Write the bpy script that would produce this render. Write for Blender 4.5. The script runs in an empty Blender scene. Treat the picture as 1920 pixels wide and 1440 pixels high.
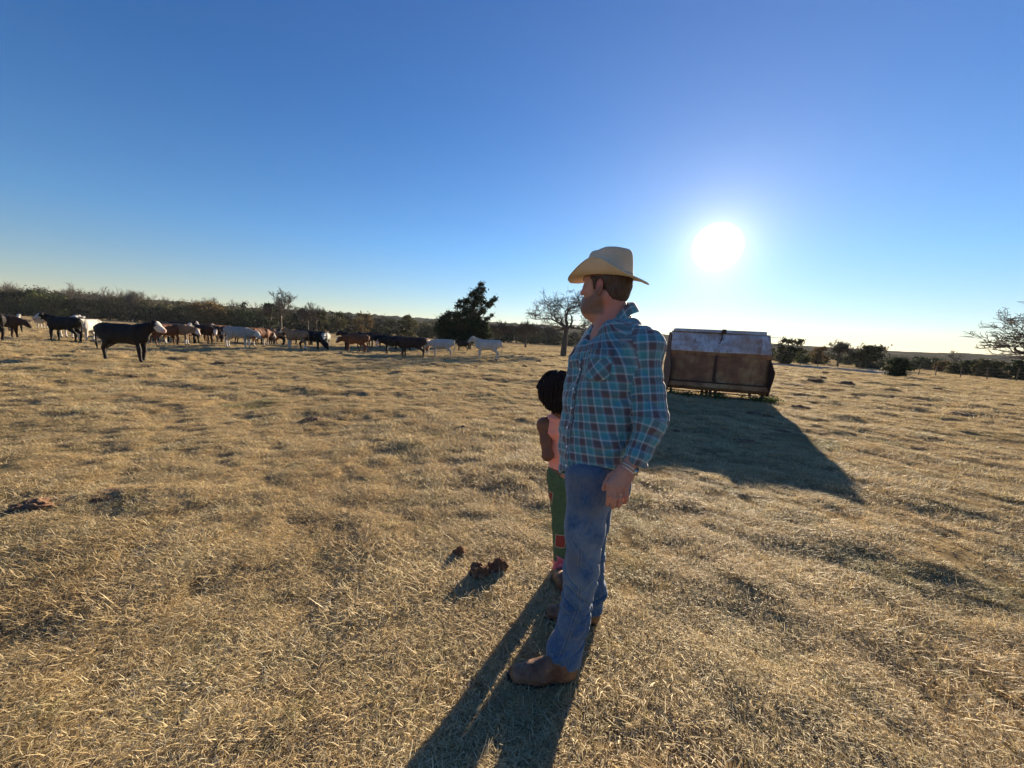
import bpy, math, random
import numpy as np
from mathutils import Vector, Matrix

C = bpy.context.scene.collection
PI = math.pi
# ------------------------------------------------------------------ camera, world, sun, exposure
CAMH = 1.53; FPX = 721.0
PITCH = math.atan(84*0.998/FPX); ROLL = math.radians(3.2)
_f = np.array([0, math.cos(PITCH), -math.sin(PITCH)])
_r0 = np.array([1.0, 0, 0]); _u0 = np.array([0, math.sin(PITCH), math.cos(PITCH)])
CR = math.cos(ROLL)*_r0 + math.sin(ROLL)*_u0
CU = -math.sin(ROLL)*_r0 + math.cos(ROLL)*_u0
CP = np.array([0, 0, CAMH])
def RAY(px, py): return (px-960.0)*CR + (720.0-py)*CU + FPX*_f
def W(px, py, Y):
    d = RAY(px, py); return CP + d*(Y/d[1])
def G(px, py):
    d = RAY(px, py); return CP + d*(-CAMH/d[2])
cam = bpy.data.cameras.new('camera'); camo = bpy.data.objects.new('camera', cam); C.objects.link(camo)
cam.sensor_width = 36; cam.lens = FPX/1920*36; cam.clip_start = 0.05; cam.clip_end = 6000
M = Matrix(((CR[0], CU[0], -_f[0], 0), (CR[1], CU[1], -_f[1], 0), (CR[2], CU[2], -_f[2], CAMH), (0, 0, 0, 1)))
camo.matrix_world = M
bpy.context.scene.camera = camo
sc = bpy.context.scene
sc.view_settings.view_transform = 'Standard'; sc.view_settings.look = 'None'
sc.view_settings.gamma = 1; sc.view_settings.exposure = 1.6
sd = RAY(1345, 463); sd /= np.linalg.norm(sd)
SEL = math.asin(sd[2]); SAZ = math.atan2(sd[0], sd[1])
sun = bpy.data.lights.new('sun', 'SUN'); suno = bpy.data.objects.new('sun', sun); C.objects.link(suno)
sun.energy = 5.0; sun.angle = math.radians(0.55); sun.color = (1.0, 0.835, 0.60)
suno.rotation_euler = Vector((-sd[0], -sd[1], -sd[2])).to_track_quat('-Z', 'Y').to_euler()
suno.location = (20, 40, 30)

class NT:
    """small node-tree helper"""
    def __init__(s, tree): s.t = tree; s.n = tree.nodes; s.l = tree.links
    def add(s, typ, **kw):
        n = s.n.new(typ)
        ins = kw.pop('ins', {})
        for k, v in kw.items(): setattr(n, k, v)
        for k, v in ins.items(): s.put(n, k, v)
        return n
    def put(s, n, k, v):
        i = n.inputs[k]
        if isinstance(v, bpy.types.NodeSocket): s.l.new(v, i)
        else:
            if hasattr(i.default_value, '__len__') and hasattr(v, '__len__') and len(v) == 3 and len(i.default_value) == 4: v = (*v, 1)
            i.default_value = v
    def math(s, op, a, b=None, c=None, clamp=False):
        n = s.n.new('ShaderNodeMath'); n.operation = op; n.use_clamp = clamp
        s.put(n, 0, a)
        if b is not None: s.put(n, 1, b)
        if c is not None: s.put(n, 2, c)
        return n.outputs[0]
    def mix(s, f, a, b, blend='MIX'):
        n = s.n.new('ShaderNodeMix'); n.data_type = 'RGBA'; n.blend_type = blend; n.clamp_factor = True
        s.put(n, 0, f); s.put(n, 6, a); s.put(n, 7, b); return n.outputs[2]
    def noise(s, scale, vec=None, detail=4, rough=.55, dist=0, out='Fac'):
        n = s.n.new('ShaderNodeTexNoise'); n.inputs['Scale'].default_value = scale
        n.inputs['Detail'].default_value = detail; n.inputs['Roughness'].default_value = rough
        n.inputs['Distortion'].default_value = dist
        if vec is not None: s.l.new(vec, n.inputs['Vector'])
        return n.outputs[out]
    def ramp(s, f, stops, interp='LINEAR'):
        n = s.n.new('ShaderNodeValToRGB'); s.l.new(f, n.inputs[0]); e = n.color_ramp.elements
        n.color_ramp.interpolation = interp
        while len(e) < len(stops): e.new(0.5)
        for i, (p, c) in enumerate(stops):
            e[i].position = p; e[i].color = (*c, 1) if hasattr(c, '__len__') else (c, c, c, 1)
        return n.outputs[0]
    def rng(s, f, a, b, c=0., d=1.):
        n = s.n.new('ShaderNodeMapRange'); n.clamp = True
        s.put(n, 0, f); s.put(n, 1, a); s.put(n, 2, b); s.put(n, 3, c); s.put(n, 4, d); return n.outputs[0]

w = bpy.data.worlds.new('World'); sc.world = w; w.use_nodes = True
wt = NT(w.node_tree); w.node_tree.nodes.clear()
sky = wt.add('ShaderNodeTexSky', sky_type='NISHITA', sun_disc=False)
sky.sun_elevation = SEL; sky.sun_rotation = SAZ
sky.air_density = 1.0; sky.dust_density = 0.0; sky.ozone_density = 4.0; sky.altitude = 100
tc = wt.add('ShaderNodeTexCoord')
dot = wt.add('ShaderNodeVectorMath', operation='DOT_PRODUCT', ins={0: tc.outputs['Generated'], 1: tuple(sd)})
ang = wt.math('MULTIPLY', wt.math('ARCCOSINE', wt.math('MINIMUM', dot.outputs['Value'], 0.999999)), 180/PI)
core = wt.rng(ang, 1.6, 3.0, 10.0, 0.0)
def expo(a, s, amp): return wt.math('MULTIPLY', wt.math('EXPONENT', wt.math('MULTIPLY', a, -1.0/s)), amp)
sep = wt.add('ShaderNodeSeparateXYZ', ins={0: tc.outputs['Generated']})
el_ = wt.math('MAXIMUM', sep.outputs[2], 0.0)
low = wt.math('EXPONENT', wt.math('MULTIPLY', el_, -7.0))
h1 = expo(ang, 2.4, 6.0); h2 = expo(ang, 11.0, wt.math('ADD', 1.75, wt.math('MULTIPLY', low, 1.3))); h3 = expo(ang, 34.0, .28)
# low sky: the clear-air model turns cyan here; dry dust warms and dims it
tint = wt.ramp(sep.outputs[2], [(0, (.88, .66, .52)), (.08, (.76, .70, .68)), (.2, (.52, .71, .84)), (.45, (.29, .58, .83)), (.8, (.22, .50, .82))])
skyc = wt.mix(1.0, sky.outputs[0], tint, 'MULTIPLY')
parts = []
for col, val in (((1.0, .90, .72), wt.math('ADD', core, h1)), ((1.0, .79, .50), h2), ((.85, 1.0, .90), h3)):
    parts.append(wt.add('ShaderNodeVectorMath', operation='SCALE', ins={0: col, 'Scale': val}).outputs[0])
tot = skyc
for p_ in parts: tot = wt.add('ShaderNodeVectorMath', operation='ADD', ins={0: tot, 1: p_}).outputs[0]
bg = wt.add('ShaderNodeBackground', ins={'Color': tot, 'Strength': 0.062})
wo = wt.add('ShaderNodeOutputWorld', ins={'Surface': bg.outputs[0]})

# ------------------------------------------------------------------ helpers
def tag(o, label=None, cat=None, group=None, kind=None):
    if label: o['label'] = label
    if cat: o['category'] = cat
    if group: o['group'] = group
    if kind: o['kind'] = kind
    return o
def empty(name, loc, rz=0.0):
    o = bpy.data.objects.new(name, None); C.objects.link(o); o.location = loc; o.rotation_euler = (0, 0, rz); o.empty_display_size = .2
    return o
def mesh_np(name, V, F, smooth=True):
    """V (n,3); F list of arrays (m,k)"""
    me = bpy.data.meshes.new(name)
    V = np.asarray(V, np.float32)
    if not isinstance(F, (list, tuple)): F = [F]
    F = [np.asarray(f, np.int32) for f in F if len(f)]
    loops = np.concatenate([f.ravel() for f in F])
    tot = np.concatenate([np.full(len(f), f.shape[1], np.int32) for f in F])
    st = np.concatenate([[0], np.cumsum(tot)[:-1]]).astype(np.int32)
    me.vertices.add(len(V)); me.vertices.foreach_set('co', V.ravel())
    me.loops.add(len(loops)); me.loops.foreach_set('vertex_index', loops)
    me.polygons.add(len(tot)); me.polygons.foreach_set('loop_start', st); me.polygons.foreach_set('loop_total', tot)
    me.update(calc_edges=True)
    me.polygons.foreach_set('use_smooth', np.full(len(tot), smooth, bool))
    return me
def attr(me, name, arr, dom='POINT'):
    a = me.attributes.new(name, 'FLOAT', dom); a.data.foreach_set('value', np.asarray(arr, np.float32)); return a
def link(name, me, mat=None, parent=None, loc=None):
    o = bpy.data.objects.new(name, me); C.objects.link(o)
    if mat is not None: me.materials.append(mat)
    if parent is not None: o.parent = parent
    if loc is not None: o.location = loc
    return o
class MB:
    """collects polygons"""
    def __init__(s): s.v = []; s.q = []; s.t = []; s.n = 0; s.g = []
    def add(s, V, F):
        V = np.asarray(V, float); F = np.asarray(F, int)
        (s.q if F.shape[1] == 4 else s.t).append(F + s.n); s.v.append(V); s.n += len(V)
    def poly(s, V): s.g.append(list(range(s.n, s.n+len(V)))); s.v.append(np.asarray(V, float)); s.n += len(V)
    def box(s, c, size, R=None):
        a = np.array([[x, y, z] for x in (-.5, .5) for y in (-.5, .5) for z in (-.5, .5)])*np.asarray(size, float)
        if R is not None: a = a @ np.asarray(R).T
        s.add(a+np.asarray(c, float), [[0, 1, 3, 2], [4, 6, 7, 5], [0, 4, 5, 1], [2, 3, 7, 6], [0, 2, 6, 4], [1, 5, 7, 3]])
    def tube(s, pts, rad, n=8, cap=True):
        pts = np.asarray(pts, float); rad = np.broadcast_to(np.asarray(rad, float), (len(pts),))
        rings = []; up = np.array([0, 0, 1.])
        for i in range(len(pts)):
            d = pts[min(i+1, len(pts)-1)]-pts[max(i-1, 0)]; d = d/(np.linalg.norm(d)+1e-9)
            if i == 0:
                a = np.cross(d, up if abs(d[2]) < .9 else np.array([1., 0, 0])); a /= np.linalg.norm(a)
            else:
                a = a - d*np.dot(a, d); a /= np.linalg.norm(a)+1e-9
            b = np.cross(d, a); t = np.arange(n)*2*PI/n
            rings.append(pts[i]+rad[i]*(np.cos(t)[:, None]*a+np.sin(t)[:, None]*b))
        V = np.concatenate(rings); i = np.arange(n); j = (i+1) % n; F = []
        for k in range(len(pts)-1): F.append(np.stack([k*n+i, k*n+j, (k+1)*n+j, (k+1)*n+i], 1))
        s.add(V, np.concatenate(F))
        if cap:
            s.poly(rings[0][::-1]); s.poly(rings[-1])
    def prism(s, prof, a, b, ux, uz):
        """closed profile of 2D points swept from a to b; axes ux,uz"""
        prof = np.asarray(prof, float); ux = np.asarray(ux, float); uz = np.asarray(uz, float)
        P = prof[:, :1]*ux+prof[:, 1:]*uz; n = len(prof)
        V = np.concatenate([P+np.asarray(a), P+np.asarray(b)]); i = np.arange(n); j = (i+1) % n
        s.add(V, np.stack([i, j, j+n, i+n], 1)); s.poly(V[:n][::-1]); s.poly(V[n:])
    def grid(s, P, closeu=False):
        """P (nu,nv,3)"""
        nu, nv = P.shape[:2]; I = np.arange(nu*nv).reshape(nu, nv)
        if closeu: I2 = np.vstack([I, I[:1]])
        else: I2 = I
        F = np.stack([I2[:-1, :-1].ravel(), I2[1:, :-1].ravel(), I2[1:, 1:].ravel(), I2[:-1, 1:].ravel()], 1)
        s.add(P.reshape(-1, 3), F)
    def mesh(s, name, smooth=False):
        V = np.concatenate(s.v); F = []
        if s.q: F.append(np.concatenate(s.q))
        if s.t: F.append(np.concatenate(s.t))
        by = {}
        for g in s.g: by.setdefault(len(g), []).append(g)
        for k, v in by.items(): F.append(np.array(v))
        return mesh_np(name, V, F, smooth)
    def build(s, name, mat=None, parent=None, smooth=False, bevel=0, solid=0, loc=None):
        o = link(name, s.mesh(name, smooth), mat, parent, loc)
        if solid: m = o.modifiers.new('solid', 'SOLIDIFY'); m.thickness = solid; m.offset = 0
        if bevel:
            m = o.modifiers.new('bevel', 'BEVEL'); m.width = bevel; m.segments = 2; m.limit_method = 'ANGLE'
        return o

# lattice noise
def _h(i, j, k, s):
    n = (i.astype(np.int64)*374761393 + j.astype(np.int64)*668265263 + k.astype(np.int64)*2147483647 + s*974634777) & 0xffffffff
    n = ((n ^ (n >> 13))*1274126177) & 0xffffffff
    return ((n ^ (n >> 16)) & 0xffff)/65535.0
def vn(x, y, z=None, s=0):
    x = np.asarray(x, float); y = np.asarray(y, float)
    z = np.zeros_like(x) if z is None else np.asarray(z, float)
    x, y, z = np.broadcast_arrays(x, y, z)
    i = np.floor(x); j = np.floor(y); k = np.floor(z); u = x-i; v = y-j; w_ = z-k
    u = u*u*(3-2*u); v = v*v*(3-2*v); w_ = w_*w_*(3-2*w_)
    i = i.astype(int); j = j.astype(int); k = k.astype(int)
    def L(a, b, t): return a+(b-a)*t
    r = L(L(L(_h(i, j, k, s), _h(i+1, j, k, s), u), L(_h(i, j+1, k, s), _h(i+1, j+1, k, s), u), v),
          L(L(_h(i, j, k+1, s), _h(i+1, j, k+1, s), u), L(_h(i, j+1, k+1, s), _h(i+1, j+1, k+1, s), u), v), w_)
    return r*2-1
def fbm(x, y, z=None, o=4, s=0, g=.5):
    r = 0; a = 1; t = 0
    for q in range(o):
        r = r+a*vn(x*2**q, y*2**q, None if z is None else z*2**q, s+q); t += a; a *= g
    return r/t
def sstep(a, b, x):
    t = np.clip((x-a)/(b-a), 0, 1); return t*t*(3-2*t)
def unit(v): v = np.asarray(v, float); return v/np.linalg.norm(v)

# signed distance fields meshed with surface nets
class Field:
    def __init__(s, lo, hi, h):
        s.lo = np.asarray(lo, float); s.h = h
        s.n = np.ceil((np.asarray(hi)-s.lo)/h).astype(int)+1
        s.f = np.full(s.n, 1.0, np.float32)
        s.ax = [(s.lo[i]+np.arange(s.n[i])*h).astype(np.float32) for i in range(3)]
    def box(s, lo, hi):
        a = np.clip(np.floor((np.asarray(lo)-s.lo)/s.h).astype(int), 0, s.n-1)
        b = np.clip(np.ceil((np.asarray(hi)-s.lo)/s.h).astype(int)+1, 1, s.n)
        sl = tuple(slice(a[i], b[i]) for i in range(3))
        return sl, s.ax[0][sl[0]][:, None, None], s.ax[1][sl[1]][None, :, None], s.ax[2][sl[2]][None, None, :]
    def put(s, prim, k=.01, op='u'):
        lo, hi, fn = prim; pad = k+2*s.h
        sl, X, Y, Z = s.box(np.asarray(lo)-pad, np.asarray(hi)+pad)
        if 0 in s.f[sl].shape: return
        d = fn(X, Y, Z); a = s.f[sl]
        if op == 'u':
            h = np.clip(.5+.5*(a-d)/k, 0, 1); s.f[sl] = a+(d-a)*h - k*h*(1-h)
        elif op == 's':
            d = -d; h = np.clip(.5-.5*(a-d)/k, 0, 1); s.f[sl] = a+(d-a)*h + k*h*(1-h)
    def cut(s, fn): s.f = np.maximum(s.f, fn(*s.xyz())).astype(np.float32)
    def xyz(s): return s.ax[0][:, None, None], s.ax[1][None, :, None], s.ax[2][None, None, :]
    def disp(s, fn, band=.04):
        m = np.nonzero(np.abs(s.f) < band)
        if len(m[0]): s.f[m] += fn(s.ax[0][m[0]], s.ax[1][m[1]], s.ax[2][m[2]]).astype(np.float32)
    def net(s):
        f = s.f; S = f < 0; h = s.h
        c = [S[a:f.shape[0]-1+a, b:f.shape[1]-1+b, d:f.shape[2]-1+d] for a in (0, 1) for b in (0, 1) for d in (0, 1)]
        an = c[0].copy(); al = c[0].copy()
        for q in c[1:]: an |= q; al &= q
        act = an & ~al; idx = np.argwhere(act); ids = np.full(act.shape, -1, np.int32); ids[act] = np.arange(len(idx))
        acc = np.zeros((len(idx), 3)); cnt = np.zeros(len(idx))
        cor = [(a, b, d) for a in (0, 1) for b in (0, 1) for d in (0, 1)]
        for p in cor:
            for ax in range(3):
                if p[ax]: continue
                q = list(p); q[ax] = 1
                fa = f[idx[:, 0]+p[0], idx[:, 1]+p[1], idx[:, 2]+p[2]]; fb = f[idx[:, 0]+q[0], idx[:, 1]+q[1], idx[:, 2]+q[2]]
                m = (fa < 0) != (fb < 0); t = fa[m]/(fa[m]-fb[m])
                pt = np.tile(np.array(p, float), (m.sum(), 1)); pt[:, ax] = t
                acc[m] += pt; cnt[m] += 1
        V = s.lo + h*(idx+acc/cnt[:, None]); F = []
        for ax in range(3):
            b, c2 = (ax+1) % 3, (ax+2) % 3
            s0 = [slice(None)]*3; s1 = [slice(None)]*3; s0[ax] = slice(0, -1); s1[ax] = slice(1, None)
            df = S[tuple(s0)] != S[tuple(s1)]; e = np.argwhere(df)
            e = e[(e[:, b] > 0) & (e[:, c2] > 0) & (e[:, b] < S.shape[b]-1) & (e[:, c2] < S.shape[c2]-1)]
            ins = S[e[:, 0], e[:, 1], e[:, 2]]
            def cell(db, dc):
                k = e.copy(); k[:, b] += db; k[:, c2] += dc; return ids[k[:, 0], k[:, 1], k[:, 2]]
            Q = np.stack([cell(-1, -1), cell(0, -1), cell(0, 0), cell(-1, 0)], 1)
            Q[~ins] = Q[~ins][:, ::-1]; F.append(Q[(Q >= 0).all(1)])
        return V, np.concatenate(F)
def rc(a, b, ra, rb, u=None, k=1.0):
    """tapered capsule; radius along unit vector u is multiplied by k"""
    a = np.asarray(a, float); b = np.asarray(b, float); R = max(ra, rb)*max(1, k)
    d = (b-a).astype(np.float32); L = float(d@d)+1e-9
    uu = None if u is None else unit(u).astype(np.float32)
    def fn(X, Y, Z):
        x = X-np.float32(a[0]); y = Y-np.float32(a[1]); z = Z-np.float32(a[2])
        t = np.clip((x*d[0]+y*d[1]+z*d[2])/L, 0, 1)
        x = x-t*d[0]; y = y-t*d[1]; z = z-t*d[2]; q = x*x+y*y+z*z
        if uu is not None:
            p = x*uu[0]+y*uu[1]+z*uu[2]; q = q+p*p*(1/(k*k)-1)
        return (np.sqrt(np.maximum(q, 0))-(ra+(rb-ra)*t))*min(1.0, k)
    return np.minimum(a, b)-R, np.maximum(a, b)+R, fn
def el(c, r, R=None):
    """ellipsoid; rows of R are its axes"""
    c = np.asarray(c, float); r = np.asarray(r, float); R = np.eye(3) if R is None else np.asarray(R, float); m = r.max()
    def fn(X, Y, Z):
        x = X-c[0]; y = Y-c[1]; z = Z-c[2]
        p = [(x*R[i][0]+y*R[i][1]+z*R[i][2])/r[i] for i in range(3)]
        k0 = np.sqrt(p[0]**2+p[1]**2+p[2]**2); k1 = np.sqrt((p[0]/r[0])**2+(p[1]/r[1])**2+(p[2]/r[2])**2)
        return k0*(k0-1)/np.maximum(k1, 1e-6)
    return c-m, c+m, fn

# materials
def mat(name, base=(.5, .5, .5), rough=.7, build=None, **kw):
    m = bpy.data.materials.new(name); m.use_nodes = True; t = NT(m.node_tree)
    b = m.node_tree.nodes['Principled BSDF']; t.put(b, 'Base Color', base); t.put(b, 'Roughness', rough)
    for k, v in kw.items(): t.put(b, k.replace('_', ' '), v)
    if build: build(t, b)
    return m
def bump(t, b, h, strength=.4, dist=.01):
    n = t.add('ShaderNodeBump', ins={'Height': h, 'Strength': strength, 'Distance': dist}); t.l.new(n.outputs[0], b.inputs['Normal'])
# ------------------------------------------------------------------ land
rs = np.random.RandomState(7)
def HZ(x, y):
    r = np.hypot(x, y); fade = sstep(1.0, 4.0, r)
    h = .034*fbm(x*.9, y*.9, o=3, s=3)*1.0 + .038*np.maximum(fbm(x*.6+9, y*.95, o=3, s=11)-.05, 0)*2 + .035*fbm(x*2.1, y*2.1, o=2, s=41)
    h = h + .075*fbm(x*.16, y*.16, o=2, s=21)*sstep(5, 14, r) + .022*fbm(x*4, y*4, o=2, s=31)
    return h*(.45+.55*fade)*(1+1.2*sstep(7, 25, r))
def ground_z(x, y): return float(HZ(np.array([x]), np.array([y]))[0])
HUM = []   # hummocks (x,y,rx,ry,h)
for (px, py, wpx, hh) in [(780, 772, 90, .10), (455, 738, 60, .07), (330, 760, 50, .06), (1660, 848, 70, .07), (150, 772, 60, .06), (350, 825, 90, .06),
                          (360, 880, 60, .07), (235, 925, 80, .08), (780, 830, 60, .05), (1340, 900, 60, .05), (1560, 780, 50, .06), (90, 740, 50, .06),
                          (600, 735, 60, .05), (905, 740, 50, .05), (1760, 940, 90, .06), (1480, 1010, 100, .06), (1600, 1000, 120, .07), (1250, 955, 80, .05), (1380, 1090, 110, .05), (1700, 1100, 130, .06), (1130, 950, 60, .03), (1300, 1250, 140, .04), (250, 1150, 140, .04), (560, 1040, 110, .04), (1850, 1180, 120, .06), (640, 690, 50, .06), (760, 682, 60, .07)]:
    p = G(px, py); s_ = wpx*p[1]/FPX; HUM.append((p[0], p[1], s_*.9, s_*.55, hh))
def HZ2(x, y):
    h = HZ(x, y)
    for (cx, cy, rx, ry, hh) in HUM:
        d = ((x-cx)/rx)**2+((y-cy)/ry)**2; h = h+hh*.62*(.55+.45*float(sstep(4, 9, np.hypot(cx, cy))))*np.exp(-d*1.6)
    # level ground right under the two people and the feeder
    for (cx, cy, R) in ((.25, 1.85, .75), (6.7, 12.9, 2.5)):
        d = np.hypot(x-cx, y-cy); h = h*sstep(R*.5, R*1.5, d)
    return h
def gz(x, y): return float(HZ2(np.array([x]), np.array([y]))[0])

def mat_ground(t, b):
    co = t.add('ShaderNodeTexCoord').outputs['Object']
    big = t.noise(.18, co, 4, .6); mid = t.noise(1.3, co, 5, .65); fine = t.noise(14, co, 6, .7); micro = t.noise(70, co, 5, .75)
    c1 = t.ramp(fine, [(.25, (.10, .07, .035)), (.42, (.22, .16, .08)), (.58, (.36, .265, .13)), (.78, (.50, .385, .205))])
    c2 = t.ramp(micro, [(.3, (.14, .09, .045)), (.5, (.32, .22, .115)), (.7, (.50, .38, .21))])
    c = t.mix(.5, c1, c2)
    c = t.mix(t.rng(mid, .50, .66, 0, .55), c, (.135, .10, .055))
    c = t.mix(t.rng(big, .5, .64, 0, .30), c, (.155, .135, .065))
    soil = t.noise(.55, co, 5, .7, .6); c = t.mix(t.rng(soil, .63, .70, 0, .6), c, (.13, .062, .035))
    gd = t.add('ShaderNodeVectorMath', operation='LENGTH', ins={0: co}).outputs['Value']
    far = t.rng(gd, 12, 60)
    cf = t.ramp(t.noise(.9, co, 8, .72), [(.30, (.15, .105, .058)), (.45, (.28, .20, .105)), (.55, (.40, .295, .155)), (.72, (.52, .40, .22))])
    # far patches elongated across the view
    st = t.add('ShaderNodeMapping', ins={'Vector': co, 'Scale': (.045, .16, 1)}).outputs[0]
    pt = t.noise(1.0, st, 5, .65); cf = t.mix(t.rng(pt, .52, .68, 0, .7), cf, (.15, .13, .075))
    c = t.mix(t.math('MULTIPLY', far, .75), c, cf)
    t.l.new(c, b.inputs['Base Color']); b.inputs['Specular IOR Level'].default_value = 0
    hh = t.math('ADD', t.math('MULTIPLY', fine, .7), t.math('MULTIPLY', micro, .35))
    h2 = t.math('ADD', hh, t.math('MULTIPLY', t.noise(3.0, co, 5, .6), 1.6))
    bump(t, b, h2, .9, .035)
M_ground = mat('dry_pasture', rough=.95, build=mat_ground)

def build_ground():
    th = np.concatenate([np.linspace(-64, 64, 1100, endpoint=False), np.linspace(64, 296, 150, endpoint=False)])*PI/180
    r = [.15]
    while r[-1] < 3200: r.append(r[-1]*1.0125+.004)
    r = np.array(r); T, R = np.meshgrid(th, r, indexing='ij')
    X = R*np.sin(T); Y = R*np.cos(T); Z = HZ2(X, Y)
    P = np.stack([X, Y, Z], -1); n, m_ = len(th), len(r)
    I = np.arange(n*m_).reshape(n, m_); I2 = np.vstack([I, I[:1]])
    F = np.stack([I2[:-1, :-1].ravel(), I2[:-1, 1:].ravel(), I2[1:, 1:].ravel(), I2[1:, :-1].ravel()], 1)[:, ::-1]
    V = P.reshape(-1, 3); cidx = len(V); V = np.vstack([V, [[0, 0, V[0, 2]]]])
    tri = np.stack([I2[1:, 0], I2[:-1, 0], np.full(n, cidx)], 1)
    o = link('ground', mesh_np('ground', V, [F, tri]), M_ground); tag(o, 'dry straw coloured pasture ground', 'ground', kind='structure')
build_ground()

# hills behind everything
def skyaz(px, py):
    d = RAY(px, py); return math.atan2(d[0], d[1]), d[2]/math.hypot(d[0], d[1])
sk = [(-400, 530), (0, 554), (150, 560), (300, 570), (480, 584), (640, 592), (820, 603), (1000, 613), (1150, 622), (1400, 644), (1500, 652), (1600, 658), (1700, 664), (1800, 667), (1900, 672), (2400, 700)]
sa = np.array([skyaz(*p) for p in sk])
def mat_hill(t, b):
    co = t.add('ShaderNodeTexCoord').outputs['Object']
    n1 = t.noise(.06, co, 6, .7); n2 = t.noise(.012, co, 3, .5)
    c = t.ramp(n1, [(.3, (.022, .026, .022)), (.5, (.045, .046, .038)), (.7, (.075, .070, .055))])
    c = t.mix(t.rng(n2, .62, .66, 0, .35), c, (.16, .14, .08))
    t.l.new(c, b.inputs['Base Color']); b.inputs['Specular IOR Level'].default_value = 0
    bump(t, b, n1, 1, 6)
M_hill = mat('hill_woodland', rough=1, build=mat_hill)
def build_hills():
    th = np.linspace(-85, 85, 1500)*PI/180; r = np.concatenate([[330, 345], np.linspace(380, 1000, 60), [1100, 1300]])
    T, R = np.meshgrid(th, r, indexing='ij'); X = R*np.sin(T); Y = R*np.cos(T)
    el_ = np.interp(T, sa[:, 0], sa[:, 1]); top = CAMH+950*el_
    Z = top*sstep(360, 950, R)**1.0 + (5.5-4.2*sstep(.05, .3, T))*fbm(X/16, Y/16, o=3, s=5)*sstep(340, 500, R) + 3*sstep(340, 400, R)
    Z = Z*(1-sstep(1000, 1290, R)) - 2*(R < 340) - 3*(R > 1250)
    m = MB(); m.grid(np.stack([X, Y, Z], -1)); o = m.build('hills', M_hill, smooth=True); tag(o, 'low wooded hills closing the horizon', 'hills', kind='structure')
build_hills()
# ------------------------------------------------------------------ dry grass (uncountable: one object)
def mat_straw(t, b):
    a = t.add('ShaderNodeAttribute', attribute_name='tint').outputs['Fac']
    oi = t.add('ShaderNodeObjectInfo').outputs['Random']
    geo = t.add('ShaderNodeNewGeometry').outputs['Position']
    pn = t.noise(.9, geo, 3, .6)
    c = t.ramp(a, [(0, (.27, .20, .10)), (.3, (.50, .38, .195)), (.6, (.70, .56, .30)), (.85, (.84, .72, .44)), (1, (.92, .84, .62))])
    c = t.mix(t.math('MULTIPLY', t.rng(pn, .35, .65), .45), c, (.46, .30, .135), 'MIX')
    c = t.mix(t.rng(t.noise(.33, geo, 4, .6), .56, .70, 0, .45), c, (.20, .17, .09))
    c = t.mix(t.math('MULTIPLY', t.math('GREATER_THAN', oi, .95), .4), c, (.16, .20, .06))
    c = t.mix(t.rng(t.noise(.45, t.add('ShaderNodeVectorMath', operation='ADD', ins={0: geo, 1: (31.0, 7.0, 0)}).outputs[0], 3, .6), .62, .72, 0, .5), c, (.13, .17, .05))
    t.l.new(c, b.inputs['Base Color']); b.inputs['Specular IOR Level'].default_value = .3
    tr = t.add('ShaderNodeBsdfTranslucent', ins={'Color': c})
    mx = t.add('ShaderNodeMixShader', ins={0: .35, 1: b.outputs[0], 2: tr.outputs[0]})
    t.l.new(mx.outputs[0], t.n['Material Output'].inputs['Surface'])
M_straw = mat('straw', rough=.6, build=mat_straw)
def clump(rng, nb, R, L0, L1, lean0, lean1, width, seg=3):
    """one matted tuft of nb bent blades"""
    V = []; F = []; T = []; n = 0
    for b in range(nb):
        a = rng.uniform(0, 2*PI); rr = R*math.sqrt(rng.uniform()); x, y = rr*math.cos(a), rr*math.sin(a)
        L = rng.uniform(L0, L1)*(.6+.8*rng.uniform()**2); az = rng.uniform(0, 2*PI); ln = rng.uniform(lean0, lean1); bend = rng.uniform(-.2, 1.3); tw = rng.uniform(-.8, .8)
        w_ = width*rng.uniform(.6, 1.4); p = np.array([x, y, rng.uniform(-.012, .012)]); tint = rng.uniform()
        for k in range(seg+1):
            el2 = ln+bend*k/seg; d = np.array([math.cos(az+tw*k/seg)*math.sin(el2), math.sin(az+tw*k/seg)*math.sin(el2), math.cos(el2)])
            sd_ = np.array([-math.sin(az), math.cos(az), .3*math.sin(tw*5)]); hw = w_*(1-.75*k/seg)
            V += [p-sd_*hw, p+sd_*hw]; T += [tint, tint]
            if k < seg: F.append([n, n+1, n+3, n+2])
            n += 2; p = p+d*L/seg
            if p[2] < .002: p[2] = .002+rng.uniform(0, .01)
    return np.array(V), np.array(F), np.array(T)
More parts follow.
